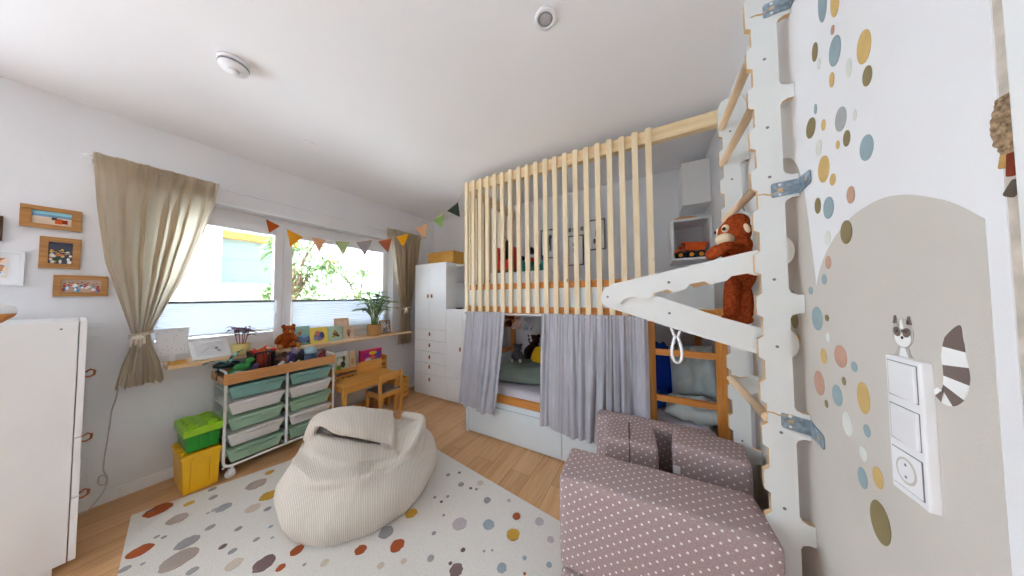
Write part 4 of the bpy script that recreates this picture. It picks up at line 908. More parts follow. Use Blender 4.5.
pillow('blue_bag', 'royal blue stuffed bag on the lower bunk left of the teal pillows', (.075, 2.50, .70), (.22, .2, .44), Rz(.2), blue_b, .03, 9, 'bag')
pillow('blue_cloth', 'bright blue folded cloth below the blue bag behind the ladder', (.03, 2.30, .53), (.18, .16, .09), Rz(.5), cloth('bright_blue_cloth', (32,104,190)), .02, 12, 'cloth')
pillow('plush_stand_in', 'plain yellow cushion standing in for a yellow plush toy on the lower bunk', (-1.03, 2.48, .70), (.24, .12, .22), Rz(.2), col((220,180,40), 1, .06, 'c'), .008, 14, 'cushion')  # plain cushion put in place of a yellow plush toy

def plush(name, label, c, s, cc, belly=None, snout=None, rz=0, ears='round', cat='soft toy', seated=True):
    t = thing(name, label, cat, c, rz); m = col(cc, 1, .06, 'f'); b = MB()
    b.ell((0, 0, .36*s), (.26*s, .30*s, .34*s)); b.ell((.05*s, 0, .86*s), (.25*s, .28*s, .25*s))
    for q in (-1, 1):
        b.tube([(.05*s, q*.22*s, .55*s), (.2*s, q*.34*s, .38*s), (.32*s, q*.3*s, .25*s)], [.09*s, .09*s, .08*s]); b.ell((.32*s, q*.3*s, .25*s), (.09*s,)*3)
        b.tube([(.1*s, q*.16*s, .12*s), (.34*s, q*.24*s, .10*s), (.5*s, q*.26*s, .11*s)], [.13*s, .11*s, .1*s]); b.ell((.5*s, q*.26*s, .13*s), (.09*s, .11*s, .13*s))
        if ears == 'round': b.ell((.02*s, q*.24*s, 1.06*s), (.05*s, .1*s, .1*s))
        elif ears == 'big': b.ell((0, q*.36*s, .9*s), (.05*s, .2*s, .2*s))
    ob = b.build('body', m, t); rm = ob.modifiers.new('r', 'REMESH'); rm.mode = 'VOXEL'; rm.voxel_size = max(.004, .035*s); rm.use_smooth_shade = True
    if snout: lab(MB().ell((.27*s, 0, .80*s), (.12*s, .14*s, .11*s)).build('muzzle', col(snout, 1, .06, 'f'), t), 'paler muzzle')
    MB().ell((.275*s, .1*s, .93*s), (.03*s,)*3).ell((.275*s, -.1*s, .93*s), (.03*s,)*3).ell((.38*s, 0, .83*s), (.03*s, .045*s, .03*s)).build('face', M['black'], t)
    if belly:
        p = MB()
        for q in (-1, 1): p.ell((.57*s, q*.26*s, .13*s), (.05*s, .1*s, .12*s))
        lab(p.build('sole', col(belly, 1, .06, 'f'), t), 'pale soles')
    return t
A = -PI/2
plush('plush_animal', 'grey plush animal with white paws lying on the dark green pillow', (-1.27, 2.36, .66), .16, (82,82,92), (214,212,214), (120,120,126), A+.3)
plush('plush_bear', 'dark brown plush bear at the back of the lower bunk', (-1.22, 2.68, .62), .25, (66,44,40), None, (96,70,60), A)
plush('plush_bear', 'near-black plush toy sitting behind the yellow stand-in cushion', (-.97, 2.76, .64), .26, (44,40,48), None, (70,60,60), A)
plush('plush_bear', 'reddish brown plush toy lying low beside the yellow stand-in cushion', (-1.12, 2.56, .60), .17, (92,52,40), None, (130,90,70), A-.4)
def hanging(name, label, x, y, z, s, cc, sn, ears):
    t = plush(name, label, (x, y, z), s, cc, None, sn, A, ears); 
    MB().tube([(0, 0, 1.05*s), (0, 0, 1.186-z-.004)], .0015, 5).build('string', M['rope'], t); return t
hanging('hanging_toy', 'brown knitted monkey hanging under the loft deck, beside the left grey curtain', -1.30, 2.24, 1.035, .10, (112,62,48), (206,160,140), 'big')
hanging('hanging_toy', 'pale pink knitted toy hanging under the loft deck, middle of three', -1.19, 2.22, 1.02, .115, (222,190,180), (236,214,204), 'round')
hanging('hanging_toy', 'grey knitted elephant hanging under the loft deck, furthest from the left curtain', -1.06, 2.22, 1.015, .115, (164,168,180), (180,184,194), 'big')
t = thing('paper_garland', 'short string of white paper tassels hanging below the grey knitted elephant', 'garland', (-1.06, 2.235, 1.01)); o = t.location
tz = MB(o).tube([(-1.06, 2.235, 1.012), (-1.06, 2.235, .93)], .0015, 5)
for k in range(3): tz.lathe([(.002,0),(.014,-.03),(.004,-.034)], (-1.06+.008*(k-1), 2.235, .995-.03*k), 8)
tz.build('tassels', M['plastic_white'], t)

# ------------------------------------------------------------------ up in the loft
def frame_y(label, x0, x1, z0, z1, art):
    t = thing('framed_picture', label, 'picture frame', ((x0+x1)/2, YB, (z0+z1)/2), 0, 'dark framed drawings on the loft wall'); o = t.location; a, b, f = YB-.022, YB-.002, .013
    MB(o).box(x0, x1, a, b, z0, z0+f).box(x0, x1, a, b, z1-f, z1).box(x0, x0+f, a, b, z0+f, z1-f).box(x1-f, x1, a, b, z0+f, z1-f).build('frame', col((96,84,78), .5), t)
    MB(o).box(x0+f, x1-f, a+.01, b, z0+f, z1-f).build('paper', M['plastic_white'], t)
    p = MB(o); cx, cz, w_, h = (x0+x1)/2, (z0+z1)/2, (x1-x0)/2-f, (z1-z0)/2-f
    for u, v, ru, rv in art: p.prism(circ(cx+u*w_, cz+v*h, ru*w_, rv*h, 14), 'Y', a+.0092, a+.0102)
    p.build('drawing', col((84,88,100), .7, .2), t)
frame_y('dark framed animal drawing on the loft wall, lower end of the row by the toys', -1.235, -1.02, 1.83, 2.20, [(0,.15,.35,.3),(.2,.5,.25,.18),(-.1,-.35,.16,.3),(.25,-.3,.12,.3)])
frame_y('dark framed animal drawing on the loft wall, under the small sign', -.88, -.69, 1.715, 2.08, [(0,0,.4,.35),(-.25,.45,.2,.16),(.3,-.5,.14,.25),(-.2,-.5,.14,.25)])
frame_y('dark framed animal drawing on the loft wall, nearest the climbing frame', -.635, -.445, 1.88, 2.235, [(.1,.1,.3,.45),(.1,.6,.2,.16),(-.3,-.45,.18,.2)])
t = thing('wall_letters', 'row of small grey block marks on the loft wall above the middle drawing', 'wall decoration', (-.79, YB, 2.16)); o = t.location
for k in range(4): MB(o).box(-.875+.05*k, -.842+.05*k, YB-.012, YB-.002, 2.13, 2.178).build('block', M['grey'], t, bevel=.003)
t = thing('toy_shelf', 'low white toy shelf at the wardrobe end of the loft', 'shelf', (-1.2, 2.52, 1.30)); o = t.location
MB(o).box(-1.62, -.93, 2.36, 2.375, 1.302, 1.60).box(-1.62, -.93, 2.65, 2.665, 1.302, 1.60).box(-1.62, -1.605, 2.375, 2.65, 1.302, 1.60).box(-.945, -.93, 2.375, 2.65, 1.302, 1.60).build('body', M['white'], t)
MB(o).box(-1.625, -.925, 2.355, 2.67, 1.60, 1.615).build('top', M['white'], t, bevel=.002)
LZ = 1.6155
t = thing('toy_tower', 'red toy castle with a black spire on the loft toy shelf', 'toy', (-1.47, 2.5, LZ)); o = t.location
rd = col((214,52,32), .5)
MB(o).box(-1.605, -1.35, 2.43, 2.57, LZ, LZ+.05).build('foot', col((120,64,40), .6), t, bevel=.004)
MB(o).prism([(-1.60, LZ+.05), (-1.355, LZ+.05), (-1.355, LZ+.26), (-1.38, LZ+.31), (-1.41, LZ+.26), (-1.41, LZ+.16), (-1.545, LZ+.16), (-1.545, LZ+.26), (-1.572, LZ+.31), (-1.60, LZ+.26)], 'Y', 2.43, 2.57).build('wall', rd, t, bevel=.003)
MB(o).lathe([(.024,LZ+.16),(.022,LZ+.30),(.03,LZ+.31),(.028,LZ+.36),(.012,LZ+.39),(0,LZ+.42)], (-1.478, 2.5, 0), 12).build('spire', M['black'], t)
for i, (x, h, c1, c2, lb) in enumerate([(-1.265,.19,(52,140,130),(40,44,56),'teal toy figure with a dark head next to the red toy castle'),(-1.14,.16,(48,128,116),(168,40,44),'teal toy figure with a red head in the middle of the loft toys'),(-1.20,.30,(196,200,206),(46,50,74),'tall white toy figure with a dark head behind the teal figures'),(-1.0,.17,(40,132,124),(40,60,80),'teal toy figure with a navy head, last of the loft toys')]):
    y = 2.47 if i != 2 else 2.59; t = thing('toy_figure', lb, 'toy', (x, y, LZ), 0, 'toy figures on the loft shelf'); o = t.location
    MB(o).lathe([(.045,LZ),(.05,LZ+.02),(.035,LZ+h*.6),(.02,LZ+h*.72)], (x, y, 0), 14).build('body', col(c1, .5), t); lab(MB(o).ell((x, y, LZ+h*.84), (.032, .032, h*.17)).build('head', col(c2, .5), t), 'differently coloured head')
    MB(o).tube([(x-.055, y-.02, LZ+h*.3), (x, y-.01, LZ+h*.58), (x+.055, y-.02, LZ+h*.3)], .011, 8).build('arms', col(c1, .5), t)

t = thing('wall_cabinet', 'white wall cabinet high in the corner of the loft above the truck shelf', 'cabinet', (.36, 2.8, 2.13)); o = t.location
MB(o).box(.255, XC-.004, 2.64, YB-.003, 2.137, 2.515).build('body', M['white'], t, bevel=.002); MB(o).box(.255, XC-.004, 2.62, 2.638, 2.137, 2.515).build('door', M['white'], t, bevel=.002)
t = thing('cube_shelf', 'open white cube shelf on the loft wall holding the toy truck', 'shelf', (.31, 2.81, 1.66)); o = t.location
x0, x1, y0, y1, z0, z1 = .165, XC-.004, 2.62, YB-.003, 1.655, 2.02
MB(o).box(x0, x1, y0, y1, z0, z0+.018).box(x0, x1, y0, y1, z1-.018, z1).box(x0, x0+.018, y0, y1, z0+.018, z1-.018).box(x1-.018, x1, y0, y1, z0+.018, z1-.018).build('box_frame', M['white'], t, bevel=.0015)
MB(o).box(x0+.018, x1-.018, y1-.02, y1-.006, z0+.018, z1-.018).build('back_panel', M['wall'], t)
t = thing('wooden_board', 'small curved wooden board lying on top of the white cube shelf', 'board', (.27, 2.7, 2.0202)); o = t.location
MB(o).prism(rrect(.19, .36, 2.64, 2.76, .03), 'Z', 2.0202, 2.036).build('board', M['tray'], t, bevel=.003); MB(o).prism(rrect(.21, .33, 2.66, 2.74, .02), 'Z', 2.036, 2.05).build('raised_step', M['orange'], t, bevel=.003)
t = thing('toy_truck', 'orange and black toy dump truck in the white cube shelf', 'toy', (.30, 2.73, 1.6735)); o = t.location
tz, ty_ = 1.6735, 2.73; org = col((232,96,28), .4); bk = M['black']
MB(o).box(.205, .425, ty_-.045, ty_+.045, tz+.035, tz+.06).build('chassis', bk, t, bevel=.003)
MB(o).prism([(.275, tz+.075), (.405, tz+.06), (.44, tz+.135), (.25, tz+.155), (.243, tz+.14), (.268, tz+.135)], 'Y', ty_-.05, ty_+.05).build('tipper', org, t, bevel=.003)
MB(o).prism([(.19, tz+.045), (.262, tz+.045), (.262, tz+.12), (.225, tz+.12), (.21, tz+.085), (.19, tz+.08)], 'Y', ty_-.042, ty_+.042).build('cab', org, t, bevel=.003)
MB(o).prism([(.218, tz+.088), (.252, tz+.088), (.252, tz+.112), (.229, tz+.112)], 'Y', ty_-.043, ty_+.043).build('cab_window', bk, t)
for x in (.235, .315, .385):
    for s in (-1, 1):
        wv_ = MB(o).tube([(x, ty_+s*.03, tz+.0335), (x, ty_+s*.058, tz+.0335)], .033, 20).build('wheel', bk, t, bevel=.004); lab(MB(o).tube([(x, ty_+s*.0575, tz+.0335), (x, ty_+s*.0605, tz+.0335)], .017, 16).build('hub', col((240,150,40), .4), wv_), 'orange hub')

# ------------------------------------------------------------------ climbing frame
t = thing('climbing_ladder', 'white plywood climbing ladder with fold-out arms hinged to the right wall', 'climbing frame', (.40, 1.5, 0)); o = t.location
YNR, YFR, TH = 1.238, 1.70, .021
def stile_poly(ztop):
    left = []; z = .15; cx = .334
    cs = [.14+.1557*k for k in range(15)]
    P = [(.335, 0)]
    for zc in cs:
        if zc+.06 > ztop-.05: break
        P += [(.336, zc-.048), (.352, zc-.034), (.352, zc+.034), (.336, zc+.044)]
    P += [(.336, ztop-.05), (.350, ztop-.012), (.38, ztop), (.43, ztop)]
    W, G = XC-.002, .421
    r = .012
    def gap(za, zb): return [(W, zb), (G+.02, zb), (G+.005, zb-.008), (G, zb-.02), (G, za+.02), (G+.005, za+.008), (G+.02, za), (W, za)]
    P += [(W, ztop-.06)]
    for za, zb in ((2.10, 2.36), (1.772, 2.05), (1.345, 1.69), (.935, 1.28), (.567, .85), (.12, .50)):
        if zb < ztop-.1 : P += gap(za, zb)
    P += [(W, 0)]
    return P
for y, zt in ((YNR, 2.52), (YFR, 2.405)):
    P = stile_poly(zt); mb = MB(o); mb.prism(P, 'Y', y+.0012, y+TH-.0012, 0)
    st = mb.build('stile', M['ply'], t)
    MB(o).prism(P, 'Y', y, y+.0012, 0).prism(P, 'Y', y+TH-.0012, y+TH, 0).build('laminate_face', M['whiteply'], st)
    # wavy brown joint lines between the stacked modules
    for zj in (1.715, .925, 2.40):
        if zj > zt-.1: continue
        pts = []
        for i in range(15):
            u = i/14; x = .352+.066*u; pts.append((x, y-.0006, zj-.006*max(0, math.sin((u-.25)*2*PI))*(1 if u > .25 else 0)))
        lab(MB(o).tube(pts, .0028, 6).build('module_joint', M['ply'], st), 'brown wavy joint line')
    for zb in (2.22, 1.96, 1.775, 1.40, 1.16, .86, .60):
        if zb < zt: MB(o).tube([(.385, y-.0008, zb), (.385, y, zb)], .005, 10).build('bolt_head', M['grey'], st)
# half-round lugs in the wall gaps behind the near stile
for zc in (1.505, 1.17): MB(o).prism([(.418, zc-.05)]+[(.418+.030*math.cos(a), zc+.052*math.sin(a)) for a in [(-PI/2+PI*i/12) for i in range(13)]], 'Y', YNR+TH, YNR+TH+.018).build('lug', M['whiteply'], t, bevel=.001)
for zc in (2.253, 2.06, 1.748, .905): MB(o).tube([(.352, YNR+.004, zc), (.352, YFR+TH-.004, zc)], .0165, 16).build('rung', M['beech'], t)
UP=[(-0.218, 1.341), (-0.204, 1.374), (-0.163, 1.402), (0.34, 1.513), (.372, 1.513), (.372, 1.419), (0.343, 1.419), (0.321, 1.428), (0.273, 1.419), (0.258, 1.402), (0.207, 1.388), (0.188, 1.402), (0.138, 1.393), (0.124, 1.37), (0.081, 1.358), (0.059, 1.372), (0.008, 1.357), (-0.007, 1.333), (-0.047, 1.329), (-0.072, 1.34), (-0.113, 1.329), (-0.13, 1.308), (-0.179, 1.298), (-0.21, 1.307)]
LOW=[(-0.222, 1.341), (-0.204, 1.301), (-0.168, 1.283), (0.135, 1.184), (0.339, 1.123), (.372, 1.115), (.372, 1.216), (0.342, 1.224), (0.235, 1.258), (0.089, 1.317), (-0.007, 1.353), (-0.131, 1.383), (-.19, 1.378)]
for nm, P, ya in (('upper_arm', UP, YNR+TH+.001), ('lower_arm', LOW, YNR+TH+.021), ('upper_arm', UP, YFR-.022), ('lower_arm', LOW, YFR-.042)):
    a = MB(o).prism(P, 'Y', ya+.001, ya+.017).build(nm, M['ply'], t)
    if not (nm == 'upper_arm' and ya > 1.5): MB(o).prism(P, 'Y', ya, ya+.001).prism(P, 'Y', ya+.017, ya+.018).build('laminate_face', M['whiteply'], a)
    bolts = ((-.185, 1.341), (.065, 1.402)) if nm == 'upper_arm' else ((.065, 1.268),)
    if ya < 1.5:
        for bx_, bz in bolts: MB(o).tube([(bx_, ya-.0012, bz), (bx_, ya, bz)], .0055, 10).build('bolt_head', M['grey'], a)
MB(o).tube([(-.185, YNR+TH+.03, 1.341), (-.185, YFR-.03, 1.341)], .012, 12).build('arm_rung', M['beech'], t)
# galvanised angle brackets
def bracket(z, tilt):
    R4 = Matrix.Translation((XC-.002, YNR-.0005, z)) @ Matrix.Rotation(tilt, 4, 'Y') if False else Matrix.Translation((XC-.002, YNR-.0005, z))
    mb = MB(o, R4); sh = tilt
    mb.prism([(-.068, -.026), (-.002, -.026-sh), (-.002, .026-sh), (-.068, .026), (-.072, .02), (-.072, -.02)], 'Y', -.0025, -.0002)
    mb.prism([(-.0002-.0, -.026-sh), (-.07, -.022-2*sh), (-.075, -.016-2*sh), (-.075, .016-2*sh), (-.07, .022-2*sh), (-.0002, .026-sh)], 'X', -.0025, -.0)
    mb.prism([(-.05, -.002), (-.01, -.002-sh*.7), (-.01, .004-sh*.7), (-.05, .004)], 'Y', -.0035, -.0025)
    b = mb.build('hinge_bracket', M['galv'], t)
    MB(o, R4).prism(rrect(-.055, -.042, -.005, .005, .003), 'Y', -.0036, -.0024).tube([(-.0026, -.05, -1.7*sh), (-.0034, -.05, -1.7*sh)], .006, 10).build('slot', M['ply'], b)
    MB(o, R4).tube([(-.05, -.0026, .017), (-.05, -.0045, .017)], .0045, 10).tube([(-.05, -.0026, -.018), (-.05, -.0045, -.018)], .0045, 10).build('screw', M['metal_white'], b)
bracket(1.722, -.004); bracket(.905, .012); bracket(2.40, 0)

# white rope loop hung from the near arm
t = thing('carabiner', 'white snap hook on a short white rope hanging from the near climbing arm', 'hook', (.088, 1.288, 1.2)); o = t.location
rp = MB(o)
for s in (-1, 1): rp.tube(smooth([(.088+s*.020, 1.288, 1.222), (.088+s*.016, 1.288, 1.198), (.088+s*.008, 1.286, 1.175), (.088+s*.003, 1.286, 1.165)]), .0055, 8)
rp.tube([(.070, 1.30, 1.225), (.088, 1.305, 1.235), (.106, 1.30, 1.225)], .0055, 8)
rp.build('rope', M['plastic_white'], t)
lp = [(.088+.0175*math.sin(a)*(1-.35*math.cos(a)), 1.286, 1.112-.056*-math.cos(a)*1.0) for a in [2*PI*i/28 for i in range(28)]]
MB(o).tube(lp, .0055, 8, closed=True).build('hook', M['plastic_white'], t)

# orangutan plush on the climbing frame
t = thing('plush_orangutan', 'rust coloured plush ape with a cream muzzle hanging on the climbing frame', 'soft toy', (.345, 1.50, 1.42)); o = t.location
of = col((160,72,38), 1, .06, 'f'); oc = col((238,216,186), 1, .04, 'c')
b = MB(o); hx, hy, hz = .340, 1.50, 1.635
b.ell((hx, hy, hz), (.062, .062, .064)); b.ell((hx+.015, hy+.005, 1.47), (.062, .068, .115)); b.ell((hx+.012, hy, 1.57), (.05, .06, .05))
b.ell((hx+.01, hy-.005, hz+.04), (.045, .05, .045))
for s in (-1, 1):
    b.tube(smooth([(hx+.02, hy+s*.05, 1.55), (hx-.005, hy+s*.075, 1.545), (hx-.06, hy-.12+s*.05, 1.545), (hx-.10, hy-.16+s*.045, 1.53)]), [.030-.0008*i for i in range(13)], 10)
    b.ell((hx-.105, hy-.165+s*.045, 1.525), (.025, .022, .026))
b.tube(smooth([(hx-.018, hy-.03, 1.40), (hx-.03, hy-.06, 1.34), (hx-.033, hy-.06, 1.28), (hx-.03, hy-.06, 1.255)]), .030, 10)
b.tube(smooth([(hx+.02, hy+.03, 1.40), (hx+.018, hy-.03, 1.34), (hx+.014, hy-.04, 1.28), (hx+.01, hy-.045, 1.255)]), .031, 10)
b.ell((hx-.04, hy-.07, 1.238), (.036, .03, .022)); b.ell((hx+.002, hy-.065, 1.238), (.036, .03, .022))
b.ell((hx+.055, hy+.03, hz+.0), (.012, .02, .025))
ob = b.build('body', of, t); rm = ob.modifiers.new('r', 'REMESH'); rm.mode = 'VOXEL'; rm.voxel_size = .005; rm.use_smooth_shade = True
lab(MB(o).ell((hx-.042, hy-.035, hz-.034), (.036, .036, .028)).build('muzzle', oc, t), 'cream muzzle')
lab(MB(o).ell((hx-.038, hy-.042, hz+.014), (.018, .014, .019), Rz(.6)).ell((hx-.052, hy+.012, hz+.014), (.014, .016, .019)).build('eye_patch', oc, t), 'cream eye patches')
MB(o).ell((hx-.047, hy-.053, hz+.012), (.008, .007, .009)).ell((hx-.066, hy+.012, hz+.012), (.006, .007, .009)).build('eye', M['black'], t)
lab(MB(o).ell((hx+.030, hy-.056, hz+.004), (.010, .010, .022), Ry(-.3)).build('ear', oc, t), 'cream ear')

# ------------------------------------------------------------------ foam play sofa
def soft_block(name, c, size, rz, parent=None, rad=.035, bulge=.008, n=10, m=None, rx=0):
    hx, hy, hz = (s/2 for s in size); c = Vector(c); R3 = Rz(rz) @ Rx(rx); mb = MB(parent.location if parent else c)
    H = (hx, hy, hz)
    def mk(ax, sg):
        a, b = [i for i in range(3) if i != ax]
        def f(u, v):
            p = [0, 0, 0]; uu, vv = u*2-1, v*2-1; p[a] = uu*H[a]; p[b] = vv*H[b]; p[ax] = sg*H[ax]
            q = [max(-(H[i]-rad), min(H[i]-rad, p[i])) for i in range(3)]; d = Vector(p)-Vector(q)
            w = Vector(q)+(d.normalized()*rad if d.length > 1e-6 else Vector((0,0,0)))
            w[ax] += sg*bulge*(1-uu*uu)*(1-vv*vv); 
            return c+R3 @ w
        def uv(u, v): return ((u*2-1)*H[a]+c[0]*(a == 0)+.013*ax, (v*2-1)*H[b])
        return f, uv
    for ax in range(3):
        for sg in (-1, 1):
            f, uv = mk(ax, sg); flip = (sg > 0) == (ax == 1)
            # cluster the grid lines towards the edges so the rounding is smooth
            g = lambda t: .5-.5*math.cos(PI*t)
            if flip: mb.grid(lambda u, v, f=f: f(1-g(u), g(v)), n, n, 0, lambda u, v, uv=uv: uv(1-g(u), g(v)))
            else: mb.grid(lambda u, v, f=f: f(g(u), g(v)), n, n, 0, lambda u, v, uv=uv: uv(g(u), g(v)))
    ob = mb.build(name, m or M['dots'], parent); bm = bmesh.new(); bm.from_mesh(ob.data); bmesh.ops.remove_doubles(bm, verts=bm.verts, dist=.0008); bmesh.ops.recalc_face_normals(bm, faces=bm.faces); bm.to_mesh(ob.data); bm.free()
    if not parent: ob.location = c
    return ob
g = 'dotted foam play blocks'
tag(soft_block('foam_mat', (-.02, 1.46, .089), (.73, .80, .152), .03, None, .03, .004, 14), 'flat mauve dotted foam mat on the floor under the dotted blocks', 'foam mat')
def block(label, c, size, rz, seams=(), tagpos=None):
    ob = tag(soft_block('foam_block', c, size, rz, None, .022, .005, 14), label, 'foam block', g)
    for ax, off in seams:
        hx, hy, hz = (s/2 for s in size); R4 = Matrix.Rotation(rz, 4, 'Z')
        mb = MB((0,0,0), R4); r = .030
        if ax == 'X':
            P = [(off, y*hy*1.0, z*hz*1.0) for y, z in ((-1.03,-.8),(-1.035,0),(-1.03,.8),(-.97,.97),(-.6,1.025),(0,1.03),(.6,1.025),(.97,.97),(1.03,.8),(1.03,-.8))]
        else:
            P = [(x*hx, y*hy, off) for x, y in ((-.9,-1.03),(0,-1.035),(.9,-1.03),(.985,-.9),(1.02,0),(.985,.9),(.9,1.03),(-.9,1.03),(-.985,.9),(-1.02,0),(-.985,-.9))]
        s = mb.tube(P, .004, 6, closed=(ax == 'Z')).build('piping', col((118,98,100), .95, .05, 'c'), ob)
    if tagpos:
        lab(MB((0,0,0), Matrix.Rotation(rz, 4, 'Z')).obox(tagpos, (.030, .003, .038)).build('sewn_label', M['plastic_white'], ob), 'small white sewn label')
    return ob
block('largest mauve dotted foam block, at the front of the stack nearest the rug', (-.022, 1.213, .362), (.725, .245, .388), .055)
block('small mauve dotted foam block with a seam down its middle, standing behind the big block', (-.133, 1.60, .366), (.268, .25, .396), .08, (('X', 0.0),))
block('mauve dotted foam block with a white label, beside the climbing frame', (.232, 1.63, .376), (.305, .22, .416), -.10, (('Z', -.06),), (-.132, -.1155, .085))
block('long thin mauve dotted foam block at the back of the stack against the bed curtain', (-.02, 1.812, .357), (.66, .12, .38), .02)

# ------------------------------------------------------------------ rug
RUGDOTS=[(-2.756,0.296,0.058,'r'),(-2.543,0.342,0.044,'t'),(-2.663,0.402,0.024,'m'),(-2.602,0.494,0.021,'g'),(-2.417,0.504,0.036,'g'),(-2.247,0.594,0.037,'e'),(-2.508,0.678,0.055,'t'),(-2.292,0.683,0.047,'m'),(-2.155,0.637,0.018,'g'),(-2.398,0.204,0.044,'r'),(-2.252,0.340,0.043,'g'),(-2.145,0.299,0.061,'t'),(-2.045,0.428,0.016,'d'),(-2.122,0.503,0.016,'g'),(-2.280,0.425,0.020,'g'),(-1.963,0.446,0.017,'g'),(-1.862,0.429,0.033,'e'),(-1.733,0.506,0.044,'d'),(-1.634,0.538,0.019,'r'),(-1.940,0.531,0.014,'g'),(-1.998,0.319,0.021,'g'),(-2.589,0.773,0.026,'m'),(-1.670,0.615,0.029,'r'),(-1.376,0.781,0.028,'r'),(-1.226,0.891,0.036,'r'),(-1.326,1.060,0.035,'m'),(-1.348,0.908,0.039,'g'),(-1.469,0.656,0.019,'e'),(-1.017,1.152,0.041,'l'),(-0.865,1.230,0.033,'b'),(-0.709,1.247,0.036,'m'),(-0.749,1.358,0.024,'r'),(-0.613,1.393,0.027,'l'),(-0.865,0.954,0.032,'d'),(-0.676,1.071,0.024,'b'),(-1.017,0.932,0.017,'g'),(-1.126,0.856,0.015,'e'),(-1.208,0.786,0.017,'e'),(-0.900,1.045,0.012,'d'),(-1.106,1.036,0.012,'g'),(-1.216,1.392,0.020,'g'),(-1.103,1.469,0.024,'e'),(-0.974,1.370,0.024,'g'),(-0.516,1.322,0.019,'l'),(-0.477,1.198,0.014,'b'),(-1.223,1.266,0.011,'g'),(-1.294,1.218,0.011,'g'),(-1.228,1.214,0.010,'d'),(-1.133,1.396,0.011,'d'),(-1.093,1.409,0.011,'g'),(-1.365,1.417,0.016,'g'),(-1.307,1.476,0.011,'d'),(-2.416,0.281,0.011,'g'),(-2.456,0.262,0.011,'g'),(-2.78,0.27,0.014,'g'),(-2.717,0.510,0.021,'g'),(-0.848,1.436,0.013,'l'),(-0.598,1.167,0.011,'b'),(-0.566,1.103,0.007,'r'),(-0.799,1.094,0.007,'g'),(-0.764,1.118,0.006,'g'),(-0.912,0.963,0.009,'d'),(-2.305,0.157,0.019,'g'),(-2.271,0.204,0.008,'g'),(-1.548,0.602,0.008,'g'),(-1.975,0.600,0.011,'b'),(-1.877,0.578,0.008,'b'),(-1.142,1.148,0.008,'g'),(-2.443,0.444,0.009,'t'),(-2.442,0.471,0.015,'t')]
o = Vector((-1.4, .75, 0)); mb = MB(o)
d = Vector((.992, -.125)); P1 = Vector((-2.838, .207)); P2 = Vector((-2.40, 1.692)); Lr = 2.32
mb.prism([tuple(P1), tuple(P1+d*Lr), tuple(P2+d*Lr), tuple(P2)], 'Z', .0005, .010, 0)
RC = {'r': (172,92,58), 't': (178,164,154), 'm': (198,158,72), 'g': (160,158,158), 'e': (206,192,176), 'd': (126,106,104), 'l': (190,182,184), 'b': (158,172,180)}
keys = list(RC); mats = [M['rug']]+[cloth('rug_dot_'+k, RC[k], 0, .08, 300) for k in keys]; random.seed(4)
for x, y, r, c in RUGDOTS:
    n = 18; P = [(x+r*(1+random.uniform(-.10, .10))*math.cos(2*PI*i/n), y+r*(1+random.uniform(-.10, .10))*math.sin(2*PI*i/n)) for i in range(n)]
    mb.prism(P, 'Z', .0098, .0112, 1+keys.index(c))
rug = mb.build('rug', mats); rug.location = o; tag(rug, 'cream rug scattered with rust, mustard and grey dots under the beanbag', 'rug')

# ------------------------------------------------------------------ beanbag
a = math.atan2(.865, .503)
t = thing('beanbag', 'slouching cream corduroy beanbag with a folded top on the dotted rug', 'beanbag', (-1.745, .99, .0105), a); o = (0, 0, 0)
b = MB()
def body(u, v):
    q = 2*PI*u; cx, sx = math.cos(q), math.sin(q)
    qq = (q+PI) % (2*PI)-PI; rim = .335-.055*cx+.075*math.exp(-((qq-.1)/.42)**2)+.02*sx
    w = 1.0
    if v < .12:
        r = (.37+.045)*(v/.12); z = 0; w = v/.12
    elif v < .72:
        k = (v-.12)/.6; z = rim*(k**.9)
        r = .36+.125*math.sin(PI*min(1, k*.8+.12))-.02*k+.01
    else:
        k = (v-.72)/.28; z = rim+.02*math.sin(PI*k)-.07*k**1.2; r = .41*max(0, 1-k)**.85
        w = 1-k
    wr = .010*math.sin(5*q+4*v)*v+.006*math.sin(11*q-6*v)
    r = r*(1+.04*math.cos(2*q))+wr*w
    return (r*cx*1.06, r*sx*.95, max(0, z)+(.012*math.sin(7*q+2)*w if v > .5 else 0))
b.grid(lambda u, v: body(u, v), 72, 50)
def fold(pts, rs, flat=.6):
    P = smooth([Vector(p) for p in pts], 6); n = len(P); rr = [rs[0]]*n
    import bisect
    m = len(rs)-1
    for i in range(n):
        x = i/(n-1)*m; k = min(m-1, int(x)); rr[i] = lerp(rs[k], rs[k+1], x-k)
    b.tube(P, rr, 14)
fold([(.20,-.26,.29), (.33,-.15,.325), (.42,.0,.36), (.43,.14,.36), (.30,.28,.36)], [.02,.03,.032,.032,.03])
fold([(-.34,-.24,.315), (-.20,-.33,.325), (.0,-.35,.305), (.2,-.29,.285)], [.025,.025,.025,.02])
fold([(-.34,.0,.36), (-.22,.16,.42), (0,.22,.40), (.2,.22,.36)], [.08,.09,.09,.07])
for v_ in b.v: v_.x = v_.x*.86+.028; v_.y *= .93
HO = [[(-.238,-.02,.531),(-.143,-.10,.492),(-.009,-.13,.444),(.152,-.12,.353)],[(-.271,.03,.562),(-.146,-.07,.553),(0,-.09,.498),(.173,-.07,.396)],[(-.245,.10,.572),(-.113,.04,.577),(.034,.04,.522),(.181,.04,.429)],[(-.198,.18,.537),(-.079,.17,.541),(.06,.17,.494),(.183,.17,.435)],[(-.193,.26,.439),(-.083,.27,.407),(.063,.27,.37),(.176,.26,.314)]]
